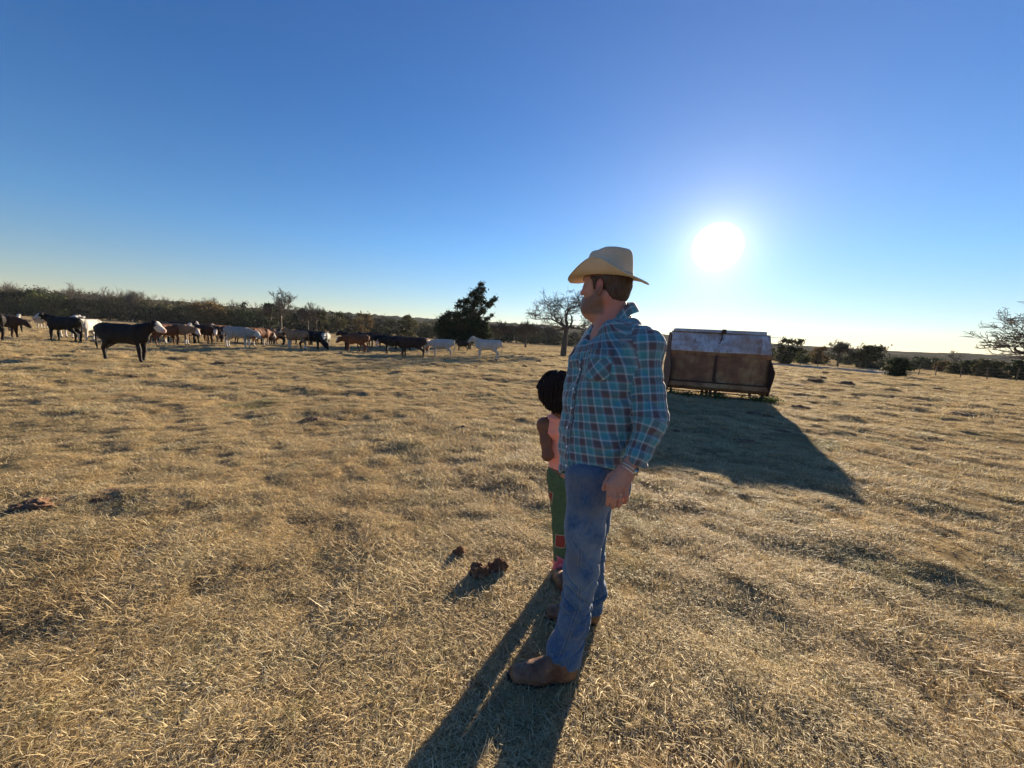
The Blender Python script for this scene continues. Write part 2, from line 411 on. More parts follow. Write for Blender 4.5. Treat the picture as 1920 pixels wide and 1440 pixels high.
def build_grass():
    rng = np.random.RandomState(3); Vs = []; Fs = []; Ts = []; Gs = []; n = 0
    kinds = [(90, .09, .025, .06, .8, 1.5, .0021), (90, .09, .025, .065, .6, 1.4, .0020), (80, .08, .02, .055, 1.0, 1.55, .0025),
             (70, .10, .03, .08, .7, 1.5, .0020), (60, .07, .025, .06, .3, 1.2, .0020), (30, .10, .05, .11, .9, 1.5, .0028)]
    for gi, k in enumerate(kinds):
        V, F, T = clump(rng, *k); Vs.append(V); Fs.append(F+n); Ts.append(T); Gs.append(np.full(len(V), gi+1)); n += len(V)
    # scatter
    N = 560000; r = 1.0*(95/1.0)**rng.uniform(size=N); r = np.where(rng.uniform(size=N) < .06, rng.uniform(.25, 1.2, N), r)
    th = rng.uniform(-66, 66, N)*PI/180
    lam = 560*np.minimum(1, (3.0/r)**1.5)
    # log-uniform sampling has areal density N/(ln60 * dth * r^2)
    have = N/(math.log(95)*2*66*PI/180)/r**2; keep = rng.uniform(size=N) < np.where(r < 1.0, 1, lam/have)
    r = r[keep]; th = th[keep]; x = r*np.sin(th); y = r*np.cos(th)
    thin = fbm(x*1.1+3, y*1.1, o=4, s=77); k2 = rng.uniform(size=len(x)) < np.clip(1.25-1.1*sstep(.18, .5, thin), .2, 1)
    x = x[k2]; y = y[k2]; r = r[k2]; z = HZ2(x, y)
    sc_ = rng.uniform(.75, 1.25, len(x))*(.85+1.15*sstep(3, 28, r)+.6*sstep(30, 90, r)); sc_ *= .85+.5*sstep(-.05, .5, fbm(x*1.3, y*1.3, o=2, s=55))
    inst = rng.choice(6, len(x), p=[.25, .23, .22, .14, .10, .06])
    P = np.stack([x, y, z], 1); print('grass tufts', len(P))
    V = np.concatenate(Vs+[P]); me = mesh_np('grass', V, np.concatenate(Fs), False)
    attr(me, 'tint', np.concatenate(Ts+[np.zeros(len(P))])); attr(me, 'grp', np.concatenate(Gs+[np.zeros(len(P))]))
    attr(me, 'siz', np.concatenate([np.ones(n), sc_])); attr(me, 'rot', np.concatenate([np.zeros(n), rng.uniform(0, 2*PI, len(P))]))
    attr(me, 'pick', np.concatenate([np.zeros(n), inst]))
    o = link('dry_grass', me, M_straw); tag(o, 'matted straw coloured dry grass covering the pasture', 'grass', kind='stuff')
    ng = bpy.data.node_groups.new('scatter', 'GeometryNodeTree')
    ng.interface.new_socket('Geometry', in_out='INPUT', socket_type='NodeSocketGeometry'); ng.interface.new_socket('Geometry', in_out='OUTPUT', socket_type='NodeSocketGeometry')
    N_ = ng.nodes; Lk = ng.links; gi = N_.new('NodeGroupInput'); go = N_.new('NodeGroupOutput')
    def at(nm):
        a = N_.new('GeometryNodeInputNamedAttribute'); a.data_type = 'FLOAT'; a.inputs['Name'].default_value = nm; return a.outputs['Attribute']
    def cmp(v):
        c = N_.new('FunctionNodeCompare'); c.data_type = 'FLOAT'; c.operation = 'EQUAL'; Lk.new(at('grp'), c.inputs['A']); c.inputs['B'].default_value = v; c.inputs['Epsilon'].default_value = .1
        return c.outputs[0]
    g2i = N_.new('GeometryNodeGeometryToInstance')
    for v in range(6, 0, -1):
        s = N_.new('GeometryNodeSeparateGeometry'); Lk.new(gi.outputs[0], s.inputs[0]); Lk.new(cmp(v), s.inputs[1]); Lk.new(s.outputs[0], g2i.inputs[0])
    s = N_.new('GeometryNodeSeparateGeometry'); Lk.new(gi.outputs[0], s.inputs[0]); Lk.new(cmp(0), s.inputs[1])
    ip = N_.new('GeometryNodeInstanceOnPoints'); Lk.new(s.outputs[0], ip.inputs['Points']); Lk.new(g2i.outputs[0], ip.inputs['Instance'])
    ip.inputs['Pick Instance'].default_value = True
    Lk.new(at('pick'), ip.inputs['Instance Index']); Lk.new(at('siz'), ip.inputs['Scale'])
    cx = N_.new('ShaderNodeCombineXYZ'); Lk.new(at('rot'), cx.inputs[2]); Lk.new(cx.outputs[0], ip.inputs['Rotation'])
    sm = N_.new('GeometryNodeSetMaterial'); sm.inputs['Material'].default_value = M_straw
    Lk.new(ip.outputs[0], sm.inputs[0]); Lk.new(sm.outputs[0], go.inputs[0])
    md = o.modifiers.new('scatter', 'NODES'); md.node_group = ng
build_grass()
# ------------------------------------------------------------------ trees
def mat_bark(t, b):
    co = t.add('ShaderNodeTexCoord').outputs['Object']
    st = t.add('ShaderNodeMapping', ins={'Vector': co, 'Scale': (6, 6, 1.2)}).outputs[0]
    c = t.ramp(t.noise(2.2, st, 5, .7), [(.3, (.035, .028, .022)), (.6, (.10, .08, .062)), (.8, (.17, .145, .12))])
    t.l.new(c, b.inputs['Base Color']); bump(t, b, t.noise(2.2, st, 5, .7), .8, .05)
M_bark = mat('bark', rough=.95, build=mat_bark)
def leafmat(name, c1, c2, c3):
    def bd(t, b):
        a = t.add('ShaderNodeAttribute', attribute_name='tint').outputs['Fac']
        co = t.add('ShaderNodeTexCoord').outputs['Object']
        c = t.ramp(a, [(0, c1), (.5, c2), (1, c3)]); c = t.mix(t.rng(t.noise(.5, co, 3, .6), .4, .65, 0, .5), c, c2)
        t.l.new(c, b.inputs['Base Color']); b.inputs['Specular IOR Level'].default_value = .15
        tr = t.add('ShaderNodeBsdfTranslucent', ins={'Color': c})
        mx = t.add('ShaderNodeMixShader', ins={0: .2, 1: b.outputs[0], 2: tr.outputs[0]}); t.l.new(mx.outputs[0], t.n['Material Output'].inputs['Surface'])
    return mat(name, rough=.8, build=bd)
M_cedar = leafmat('cedar_foliage', (.012, .022, .012), (.03, .045, .022), (.06, .075, .035))
M_olive = leafmat('olive_foliage', (.035, .045, .018), (.09, .10, .038), (.17, .17, .06))
M_rust = leafmat('autumn_foliage', (.06, .045, .018), (.15, .10, .04), (.22, .16, .065))
M_woodm = leafmat('wood_foliage', (.022, .030, .016), (.070, .072, .038), (.155, .135, .07))
M_twig = mat('twigs', (.075, .06, .05), .95)

def branches(rng, h, trunk_h, spread, levels=5, nk=(3, 4), lean=(0, 0), gnarl=.35, up=.25, thick=1.0, wide=0.0):
    """returns list of (polyline, radii, level)"""
    out = []
    def grow(p, d, L, r, lv):
        n = 5 if lv < 2 else 4; pts = [p.copy()]; rad = [r]; q = p.copy(); dd = d.copy()
        for i in range(n):
            dd = unit(dd+rng.normal(0, gnarl*(.06 if lv == 0 else .65), 3)+np.array([0, 0, up*(.5 if lv else .6)]))
            if lv >= 1 and dd[2] < -.15: dd[2] = -.15
            q = q+dd*L/n; pts.append(q.copy()); rad.append(r*(1-(.35 if lv == 0 else .6)*(i+1)/n))
        out.append((np.array(pts), np.array(rad), lv))
        if lv >= levels: return
        k = rng.randint(nk[0], nk[1]+1)+(3 if lv == 0 else 1 if lv == 1 else 0)+(1 if lv >= levels-1 else 0)
        for i in range(k):
            t = rng.uniform(.30, 1.0) if lv else rng.uniform(.72, 1.0)
            if i == 0: t = 1.0
            ix = t*n; a = min(int(ix), n-1); pp = pts[a]+(pts[a+1]-pts[a])*(ix-a); rr = rad[a]*(.75 if i == 0 else .58)
            az = rng.uniform(0, 2*PI) if lv else 2*PI*i/k+rng.uniform(-.5, .5)
            side = unit(np.cross(dd, [math.cos(az), math.sin(az), .3])+1e-6)
            ang_ = rng.uniform(.40, .85)*(1.0 if lv else 1.25+wide)*(.45 if i == 0 and lv else .25 if i == 0 else 1)
            nd = unit(dd*math.cos(ang_)+side*math.sin(ang_)); nd[0] *= spread; nd[1] *= spread
            grow(pp, unit(nd), L*rng.uniform(.62, .88)*(.95 if lv else h/trunk_h*.30), rr, lv+1)
    grow(np.zeros(3), unit([lean[0], lean[1], 1]), trunk_h, .034*h*thick, 0)
    Z = max(b[0][:, 2].max() for b in out); s = h/Z
    return [(b[0]*np.array([s, s, s]), b[1]*s, b[2]) for b in out]
def tubes(bs, nside, minr=.0):
    """vectorised tubes for a list of (pts, radii)"""
    Vs = []; Fs = []; n0 = 0; k = np.arange(nside); t = k*2*PI/nside
    for pts, rad in bs:
        m = len(pts); d = np.gradient(pts, axis=0); d /= np.linalg.norm(d, axis=1)[:, None]+1e-9
        ref = np.array([1., 0, 0]) if abs(d[0][0]) < .7 else np.array([0, 1., 0])
        a = np.cross(d, ref); a /= np.linalg.norm(a, axis=1)[:, None]+1e-9; b = np.cross(d, a); r = np.maximum(rad, minr)
        V = pts[:, None]+r[:, None, None]*(np.cos(t)[None, :, None]*a[:, None]+np.sin(t)[None, :, None]*b[:, None])
        I = np.arange(m*nside).reshape(m, nside)+n0
        Fs.append(np.stack([I[:-1].ravel(), np.roll(I[:-1], -1, 1).ravel(), np.roll(I[1:], -1, 1).ravel(), I[1:].ravel()], 1))
        Vs.append(V.reshape(-1, 3)); n0 += m*nside
    return np.concatenate(Vs), np.concatenate(Fs)
def cards(rng, P, size, flat=.0):
    """leaf sprays: one small bent quad at each point"""
    n = len(P); a = rng.normal(size=(n, 3)); a /= np.linalg.norm(a, axis=1)[:, None]; b = rng.normal(size=(n, 3)); b[:, 2] *= 1-flat
    b -= a*(a*b).sum(1)[:, None]; b /= np.linalg.norm(b, axis=1)[:, None]; s = size*rng.uniform(.5, 1.3, n)[:, None]
    V = np.stack([P-a*s*.5-b*s*.3, P+a*s*.5-b*s*.2, P+a*s*.45+b*s*.35, P-a*s*.4+b*s*.3], 1).reshape(-1, 3)
    return V, np.arange(4*n).reshape(n, 4)
def bare_tree(name, loc, h, seed, spread=1.0, trunk=.3, label='', group=None, levels=5, lean=(0, 0), minr=.012, up=.2, gnarl=.4, leaves=0, lm=None, nk=(3, 4), rz=0, cat='tree', thick=1.0, xs=1.0, wide=0.0):
    rng = np.random.RandomState(seed); bs = branches(rng, h, h*trunk, spread, levels, nk, lean, gnarl, up, thick, wide)
    if xs != 1: bs = [(b[0]*np.array([xs, xs, 1]), b[1], b[2]) for b in bs]
    root = empty(name, loc, rz); tag(root, label, cat, group)
    V, F = tubes([(b[0], b[1]) for b in bs if b[2] <= 1], 7, minr); link('trunk', mesh_np('trunk', V, F), M_bark, root)
    V, F = tubes([(b[0], b[1]) for b in bs if b[2] > 1], 3, minr); c = link('crown', mesh_np('crown', V, F), M_twig, root)
    if leaves:
        tips = np.concatenate([b[0][1:] for b in bs if b[2] >= levels-1]); P = tips[rng.randint(0, len(tips), leaves)]+rng.normal(0, h*.018, (leaves, 3))
        V, F = cards(rng, P, h*.028); me = mesh_np('foliage', V, F, False); attr(me, 'tint', np.repeat(rng.uniform(0, 1, leaves), 4)); link('foliage', me, lm, root)
    return root
def crown_points(rng, n, blobs):
    """points near the surfaces of several ellipsoid clumps; blobs (x,y,z,rx,ry,rz)"""
    B = np.array(blobs, float); wts = B[:, 3]*B[:, 5]; ix = rng.choice(len(B), n, p=wts/wts.sum()); d = rng.normal(size=(n, 3)); d /= np.linalg.norm(d, axis=1)[:, None]
    rr = np.abs(rng.normal(.75, .33, n)); f = .75+.6*vn(d[:, 0]*3+ix*7, d[:, 1]*3, d[:, 2]*3)
    return B[ix, :3]+d*B[ix, 3:]*(rr*f)[:, None]+rng.normal(0, .08, (n, 3))*B[ix, 3:], ix
def leafy_tree(name, loc, h, wd, seed, m, label, group=None, n=2600, card=.3, low=.12, kind='round', cat='tree', nb=22, trunkr=.02):
    rng = np.random.RandomState(seed); blobs = []
    for i in range(nb):
        t = rng.uniform(low, .93); 
        if kind == 'round': R = wd*.5*math.sqrt(max(.08, 1-((t-.5)/.52)**2))
        elif kind == 'cone': R = wd*.5*(1.08-t)**.8
        else: R = wd*.5*(1-t**2)**.5
        a = rng.uniform(0, 2*PI); q = R*rng.uniform(.2, .8); s = wd*rng.uniform(.11, .2)*(1 if kind != 'cone' else 1.1-.5*t)
        blobs.append((q*math.cos(a), q*math.sin(a), t*h, s*1.15, s*1.15, s*.75))
    P, ix = crown_points(rng, n, blobs); P = P[P[:, 2] > .02]; tb = rng.uniform(0, 1, nb)
    root = empty(name, loc); tag(root, label, cat, group)
    V, F = cards(rng, P, card); me = mesh_np('crown', V, F, False); attr(me, 'tint', np.repeat(np.clip(tb[ix][:len(P)]*.6+rng.uniform(0, .4, len(P)), 0, 1), 4)); link('crown', me, m, root)
    tp = [(0, 0, -.1), (0.02*h, 0, h*.25), (-.01*h, .01*h, h*.6), (0, 0, h*.85)]; bs = [(np.array(tp), np.array([trunkr*1.5, trunkr*1.1, trunkr*.7, trunkr*.3])*h)]
    for b in blobs[:12]:
        e = np.array(b[:3]); s0 = np.array([0, 0, e[2]*.55]); bs.append((np.array([s0, (s0+e)/2+np.array([0, 0, .03*h]), e]), np.array([.5, .3, .1])*trunkr*h))
    V, F = tubes(bs, 6, .01); link('trunk', mesh_np('trunk', V, F), M_bark, root)
    return root
def gp(px, Y):
    """ground point seen at picture column px when Y metres ahead"""
    # solve along the ground line: iterate py
    lo, hi = 400., 1440.
    for _ in range(50):
        m = (lo+hi)/2; d = RAY(px, m)
        if d[2] >= 0 or -CAMH/d[2]*d[1] > Y: lo = m
        else: hi = m
    p = G(px, hi); return np.array([p[0], p[1], gz(p[0], p[1])])
def top_h(px, py, Y): return float(W(px, py, Y)[2])

# the far-off wood on the left and centre: one mass
def build_wood():
    rng = np.random.RandomState(11); protos = []
    for q in range(7):
        blobs = []
        for i in range(16):
            t = rng.uniform(.08, .92); R = .5*math.sqrt(max(.1, 1-((t-.45)/.58)**2)); a = rng.uniform(0, 2*PI); s = rng.uniform(.14, .24)
            blobs.append((R*.75*math.cos(a), R*.75*math.sin(a), t*.92, s*1.15, s*1.15, s*.62))
        P, ix = crown_points(rng, 1050, blobs); protos.append((P, rng.uniform(0, 1, 16)[ix]))
    tl = [(-200, 505), (0, 531), (60, 536), (130, 537), (200, 545), (300, 553), (420, 564), (520, 575), (640, 585), (700, 588), (800, 596), (900, 606), (1000, 612), (1100, 620), (1250, 632)]
    tx = [a for a, _ in tl]; ty = [b for _, b in tl]
    Vs = []; Fs = []; Ts = []; Bs = []; n = 0
    rows = [(158, 6.0, .80), (164, 6.5, .92), (172, 7, 1.0), (182, 8, 1.04), (194, 9, 1.06)]
    for (Y0, stp, hf) in rows:
        X = -330.
        while X < 62:
            X += stp*rng.uniform(.6, 1.3); Y = Y0+rng.uniform(-3, 3); px = 960+X/Y*FPX
            if px > 1040 and rng.uniform() < .3: continue
            py = np.interp(px, tx, ty)
            ht = (top_h(px, py, 165.))*hf*rng.uniform(.74, 1.16); ht = max(3.0, ht)
            if rng.uniform() < .12: ht *= .6
            wd = ht*rng.uniform(.9, 1.5); P, tt = protos[rng.randint(7)]; a = rng.uniform(0, 2*PI); c_, s_ = math.cos(a), math.sin(a)
            Q = np.stack([(P[:, 0]*c_-P[:, 1]*s_)*wd, (P[:, 0]*s_+P[:, 1]*c_)*wd, P[:, 2]*ht], 1)+np.array([X, Y, 0])
            V, F = cards(rng, Q, .50); Vs.append(V); Fs.append(F+n); n += len(V)
            base = rng.choice([.0, .12, .35, .7], p=[.35, .3, .22, .13]); Ts.append(np.repeat(np.clip(base+.25*tt+rng.uniform(-.04, .05, len(P)), 0, 1), 4))
            r = .02*ht; Bs.append((np.array([[X, Y, 0], [X+.2, Y, ht*.4], [X, Y, ht*.8]]), np.array([r, r*.7, r*.2])))
    me = mesh_np('wood', np.concatenate(Vs), np.concatenate(Fs), False); attr(me, 'tint', np.concatenate(Ts))
    o = link('woodland', me, M_woodm); tag(o, 'dense far-off belt of mixed trees closing the left of the pasture', 'woodland', kind='stuff')
    # bare crowns rising through the mass
    allb = []
    for i in range(80):
        X = rng.uniform(-300, 58); Y = rng.uniform(154, 180); px = 960+X/Y*FPX; py = np.interp(px, tx, ty); ht = top_h(px, py, 165.)*rng.uniform(.95, 1.2)
        for b in branches(np.random.RandomState(500+i), ht, ht*.4, 1.0, 4, (3, 4), (0, 0), .35, .3): allb.append((b[0]+np.array([X, Y, 0]), b[1]))
    V, F = tubes(allb+Bs, 3, .03); o2 = link('bare_branches', mesh_np('bare_branches', V, F), M_twig, o)
build_wood()

# single trees one can tell apart
def T_leaf(px, Y, ptop, wpx, m, label, seed, group='trees at the edge of the pasture', kind='round', name='leafy_tree', **k):
    b = gp(px, Y); h = top_h(px, ptop, Y)-b[2]; return leafy_tree(name, b, h, wpx*Y/FPX, seed, m, label, group, kind=kind, **k)
def T_bare(px, Y, ptop, label, seed, group='bare trees in the pasture', name='bare_tree', **k):
    b = gp(px, Y); h = top_h(px, ptop, Y)-b[2]; return bare_tree(name, b, h, seed, label=label, group=group, **k)
T_leaf(92, 150, 550, 88, M_olive, 'sunlit olive green tree low in front of the wood at the far left', 21, n=4200, card=.55, low=.05, nb=30)
T_leaf(52, 154, 541, 60, M_cedar, 'dark evergreen standing left of the lit olive green tree', 22, n=2600, card=.55, low=.05)
T_leaf(14, 150, 545, 60, M_woodm, 'brownish tree at the left edge of the picture before the wood', 23, n=2600, card=.55, low=.05)
T_leaf(392, 150, 568, 74, M_rust, 'rounded tree with rust and yellow autumn leaves behind the herd', 24, n=4200, card=.5, low=.05, nb=30)
T_leaf(460, 135, 563, 52, M_cedar, 'dark pointed cedar behind the grey white cow', 25, n=3000, card=.45, low=.03, kind='cone', name='cedar_tree')
T_leaf(508, 125, 568, 34, M_cedar, 'dark evergreen just left of the tall bare tree', 26, n=1800, card=.45, low=.05)
T_bare(527, 110, 538, 'tall bare tree rising above the wood behind the herd', 31, levels=5, minr=.035, trunk=.4, spread=1.05)
T_bare(577, 105, 564, 'slim bare tree second to the right of the tall one', 32, levels=5, minr=.03, trunk=.4)
T_bare(593, 100, 571, 'small bare tree close right of the slim bare one', 33, levels=4, minr=.03, trunk=.4)
T_leaf(603, 92, 580, 26, M_woodm, 'thin brown leaved tree behind the black cow', 34, n=1300, card=.3, low=.2)
T_leaf(632, 98, 583, 40, M_woodm, 'brown leaved tree with a bare stem in the gap of the herd', 35, n=1800, card=.32, low=.25)
T_leaf(762, 95, 590, 40, M_woodm, 'round brown green tree behind the dark brown cow', 36, n=2200, card=.35, low=.12)
T_leaf(680, 140, 586, 44, M_rust, 'yellowish brown tree at the edge of the wood behind the red cow', 37, n=2200, card=.45, low=.05)
T_bare(935, 75, 598, 'bare grey tree between the cedar and the far oak', 38, levels=5, minr=.022, trunk=.35)
T_bare(985, 80, 597, 'small bare tree left of the big bare oak', 39, levels=5, minr=.022, trunk=.35)
# the dark cedar with its dead side
def cedar():
    px, Y = 880, 47.; b = gp(px, Y); rng = np.random.RandomState(5); mpp = Y/FPX
    H = top_h(px, 535, Y)-b[2]
    root = empty('cedar_tree', b); tag(root, 'big dark cedar with a ragged open right side, standing alone in the pasture', 'tree')
    # clumps given as (right, up) in metres off the base and a size
    cl = [(-50, 45, 14), (-40, 35, 14), (-30, 25, 14), (-45, 25, 12), (-30, 50, 12), (-20, 62, 9), (-38, 62, 7), (-10, 45, 15), (-10, 25, 15), (5, 30, 14), (15, 25, 12), (28, 25, 10), (30, 40, 8), (10, 48, 13), (-8, 75, 10),
          (-12, 88, 8), (2, 70, 10), (8, 85, 9), (12, 98, 8), (8, 108, 7), (20, 112, 6), (16, 120, 5), (0, 100, 6), (22, 90, 6), (30, 86, 6), (38, 92, 5), (45, 96, 4), (22, 72, 6), (30, 60, 5), (40, 66, 3.5), (-48, 58, 5), (-55, 52, 5), (-58, 38, 6), (24, 50, 7), (-22, 20, 10), (0, 20, 9), (20, 20, 7), (26, 30, 7)]
    cl = cl+[(u+rng.normal(0, .75)*s, max(12, v+rng.normal(0, .65)*s), s*rng.uniform(.45, .7)) for u, v, s in cl for _ in range(3)]
    blobs = [(u*mpp, rng.uniform(-.9, .9)*max(3, 25-.15*v)*mpp, v*mpp, s*mpp*1.3, s*mpp*1.4, s*mpp*1.0) for u, v, s in cl]
    P, ix = crown_points(rng, 34000, blobs); V, F = cards(rng, P, .17); me = mesh_np('crown', V, F, False)
    tb = rng.uniform(0, .6, len(cl)); attr(me, 'tint', np.repeat(np.clip(tb[ix]+rng.uniform(0, .3, len(P)), 0, 1), 4)); link('crown', me, M_cedar, root)
    bs = [(np.array([(0, 0, -.1), (.05, 0, 1.5), (.25, .1, 4), (.5, 0, 6.5), (1.0, 0, 7.8)]), np.array([.26, .2, .15, .09, .03]))]
    for bl in blobs:
        e = np.array(bl[:3]); z0 = max(.9, e[2]*.6); s0 = np.array([.06*z0, 0, z0]); bs.append((np.array([s0, (s0+e)/2+rng.normal(0, .15, 3), e+(e-s0)*.15]), np.array([.07, .04, .015])))
        for q in range(5):
            e2 = e+rng.normal(0, bl[3]*.8, 3); bs.append((np.array([e, (e+e2)/2+rng.normal(0, .05, 3), e2]), np.array([.025, .018, .01])))
    V, F = tubes(bs, 6, .012); link('trunk', mesh_np('trunk', V, F), M_bark, root)
cedar()
b = gp(1056, 42.); H = top_h(1062, 524, 42.)-b[2]
bare_tree('oak_tree', b, H, 68, spread=1.0, trunk=.42, wide=.5, label='big bare spreading oak between the cedar and the man', levels=6, minr=.013, up=.04, gnarl=.5, nk=(3, 3), lean=(.04, 0), thick=1.35, xs=1.2)
# right side
T_leaf(1474, 60, 631, 52, M_woodm, 'brown bushy tree right behind the end of the cattle feeder', 41, group='trees along the gravel road', n=3600, card=.3, low=.02, nb=26)
T_leaf(1530, 75, 648, 40, M_rust, 'pale brown tree second along the road from the feeder', 42, group='trees along the gravel road', n=2200, card=.3, low=.02)
T_bare(1570, 66, 634, 'bare tree above the gravel road, nearer the feeder', 43, group='trees along the gravel road', levels=5, minr=.018, trunk=.3, leaves=900, lm=M_olive)
T_bare(1612, 64, 640, 'wide bare tree above the gravel road next to the round bush', 44, group='trees along the gravel road', levels=5, minr=.02, trunk=.28, leaves=1100, lm=M_woodm, spread=1.3)
T_leaf(1630, 62, 650, 60, M_woodm, 'dark brown thicket tree behind the road left of the round bush', 45, group='trees along the gravel road', n=3600, card=.3, low=.02, nb=24)
T_leaf(1502, 70, 652, 34, M_olive, 'small olive tree by the road close to the feeder', 46, group='trees along the gravel road', n=1600, card=.3, low=.02)
T_leaf(1682, 38, 673, 44, M_cedar, 'low round dark bush standing alone in the right of the pasture', 47, group=None, n=7000, card=.13, low=.0, name='round_bush', cat='bush', nb=30, trunkr=.03)
T_bare(1792, 250, 655, 'tiny bare tree standing on the far hill line', 48, group=None, levels=4, minr=.05, trunk=.3, spread=1.2, wide=.4)
for i, (px, Y, tp, wd, m, lb) in enumerate([
    (1712, 75, 668, 34, M_cedar, 'dark green bush right behind the lone round bush'), (1740, 80, 672, 40, M_cedar, 'wide dark bush in the right middle distance, left of the sandy gap'),
    (1765, 62, 679, 26, M_rust, 'small pale brown bush in the sandy gap'), (1782, 58, 681, 26, M_woodm, 'small dull brown bush right of the sandy gap'), (1800, 56, 678, 36, M_woodm, 'greyish bush under the left tip of the leaning oak'),
    (1822, 54, 676, 34, M_cedar, 'dark bush under the outer branches of the leaning oak'), (1846, 50, 674, 40, M_woodm, 'tall brown thicket under the middle of the leaning oak'), (1875, 48, 677, 44, M_woodm, 'broad brown thicket close to the foot of the leaning oak'),
    (1908, 46, 676, 44, M_cedar, 'dark thicket at the right edge of the picture'), (1945, 45, 668, 60, M_woodm, 'brown thicket cut off by the right edge')]):
    T_leaf(px, Y, tp, wd, m, lb, 60+i, group='bushes below the right hill', n=2400, card=.22, low=.0, name='wild_bush', cat='bush')
b = gp(1938, 34.)
bare_tree('oak_tree', b, 7.8, 83, spread=1.2, trunk=.30, wide=.5, label='large bare oak reaching into the picture from the right edge', levels=6, minr=.018, up=.02, gnarl=.5, lean=(-.1, 0), thick=1.6, xs=1.25, nk=(3, 3))

def build_wood_right():
    rng = np.random.RandomState(19); Vs = []; Fs = []; Ts = []; n = 0; Bs = []
    tx = [1440, 1500, 1600, 1700, 1800, 1900, 2050]; ty = [650, 655, 661, 668, 673, 675, 678]
    for Y0, stp, hf in ((88, 2.6, .55), (98, 3.0, .72), (114, 3.6, .9), (136, 4.4, 1.0)):
        X = 455/FPX*Y0
        while X < 1100/FPX*Y0:
            X += stp*rng.uniform(.6, 1.7); Y = Y0+rng.uniform(-5, 5); px = 960+X/Y*FPX; b = gp(px, Y); ht = max(1.6, (top_h(px, np.interp(px, tx, ty), Y)-b[2])*hf*rng.uniform(.7, 1.15)); wd = ht*rng.uniform(.9, 1.5); k = 330
            blobs = [(wd*.36*rng.normal(), wd*.36*rng.normal(), ht*rng.uniform(.15, .85), wd*.2, wd*.2, ht*.17) for _ in range(9)]; P, ix = crown_points(rng, k, blobs); P[:, 2] = np.clip(P[:, 2], .05, ht*1.1)
            V, F = cards(rng, P+b, .42); Vs.append(V); Fs.append(F+n); n += len(V); base = rng.choice([.0, .1, .3, .6]); Ts.append(np.repeat(np.clip(base+rng.uniform(-.15, .2, k), 0, 1), 4))
            if rng.uniform() < .35:
                for q in branches(np.random.RandomState(int(X*7) % 9999), ht*1.25, ht*.4, 1.0, 4, (2, 3), (0, 0), .4, .2): Bs.append((q[0]+b, q[1]))
    me = mesh_np('wood', np.concatenate(Vs), np.concatenate(Fs), False); attr(me, 'tint', np.concatenate(Ts)); o = link('woodland', me, M_woodm); tag(o, 'low scrubby wood behind the road on the right', 'woodland', kind='stuff')
    V, F = tubes(Bs, 3, .02); link('bare_branches', mesh_np('bare_branches', V, F), M_twig, o)
build_wood_right()

# gravel road, fence
def mat_road(t, b):
    co = t.add('ShaderNodeTexCoord').outputs['Object']
    t.l.new(t.ramp(t.noise(2, co, 6, .7), [(.3, (.26, .22, .17)), (.7, (.40, .35, .28))]), b.inputs['Base Color'])
M_road = mat('gravel', rough=.95, build=mat_road)
def road():
    pts = [(1380, 678.5), (1450, 684.5), (1500, 688), (1560, 692), (1610, 696), (1655, 699.5), (1700, 703)]
    c = np.array([gp(px, 0)*0 + G(px, py) for px, py in pts]); m = MB(); t = np.linspace(0, 1, 60); k = np.linspace(0, 1, len(c))
    P = np.stack([np.interp(t, k, c[:, i]) for i in range(3)], 1); d = np.gradient(P, axis=0); d /= np.linalg.norm(d, axis=1)[:, None]; nrm = np.stack([-d[:, 1], d[:, 0], d[:, 2]*0], 1)
    rows = []
    for s_, hz in ((-2.0, -.1), (-1.7, .14), (0, .2), (1.7, .14), (2.0, -.1)):
        Q = P+nrm*s_; Q[:, 2] = HZ2(Q[:, 0], Q[:, 1])+hz; rows.append(Q)
    m.grid(np.stack(rows, 0)); M_road.node_tree.nodes['Principled BSDF'].inputs['Specular IOR Level'].default_value = 0; o = m.build('gravel_road', M_road, smooth=True); tag(o, 'pale gravel farm road crossing behind the right of the pasture', 'road', kind='structure')
road()
M_wood = mat('weathered_wood', (.09, .075, .06), .95); M_wire = mat('wire', (.35, .34, .33), .5, Metallic=.8)
def fence():
    pts = [(1420, 63), (1460, 60), (1500, 57), (1533, 55), (1570, 52.5), (1611, 50), (1648, 48), (1690, 46), (1722, 44.5), (1753, 43), (1800, 41.5), (1850, 40), (1905, 38.5), (1960, 37)]
    root = empty('wire_fence', gp(*pts[0])); tag(root, 'thin wire fence on wooden posts along the gravel road', 'fence'); o0 = np.array(root.location); tops = []; rng = np.random.RandomState(1)
    for p in pts:
        b = gp(*p)-o0; l = rng.normal(0, .04, 2); t = b+np.array([l[0], l[1], 1.25+rng.uniform(-.1, .1)]); m = MB(); m.tube([b-np.array([0, 0, .1]), (b+t)/2, t], [.045, .04, .036], 8); m.build('post', M_wood, root, smooth=True); tops.append((b, t))
    for q in (.4, .65, .9):
        m = MB(); m.tube([b+(t-b)*q for b, t in tops], .003, 4); m.build('wire', M_wire, root)
fence()
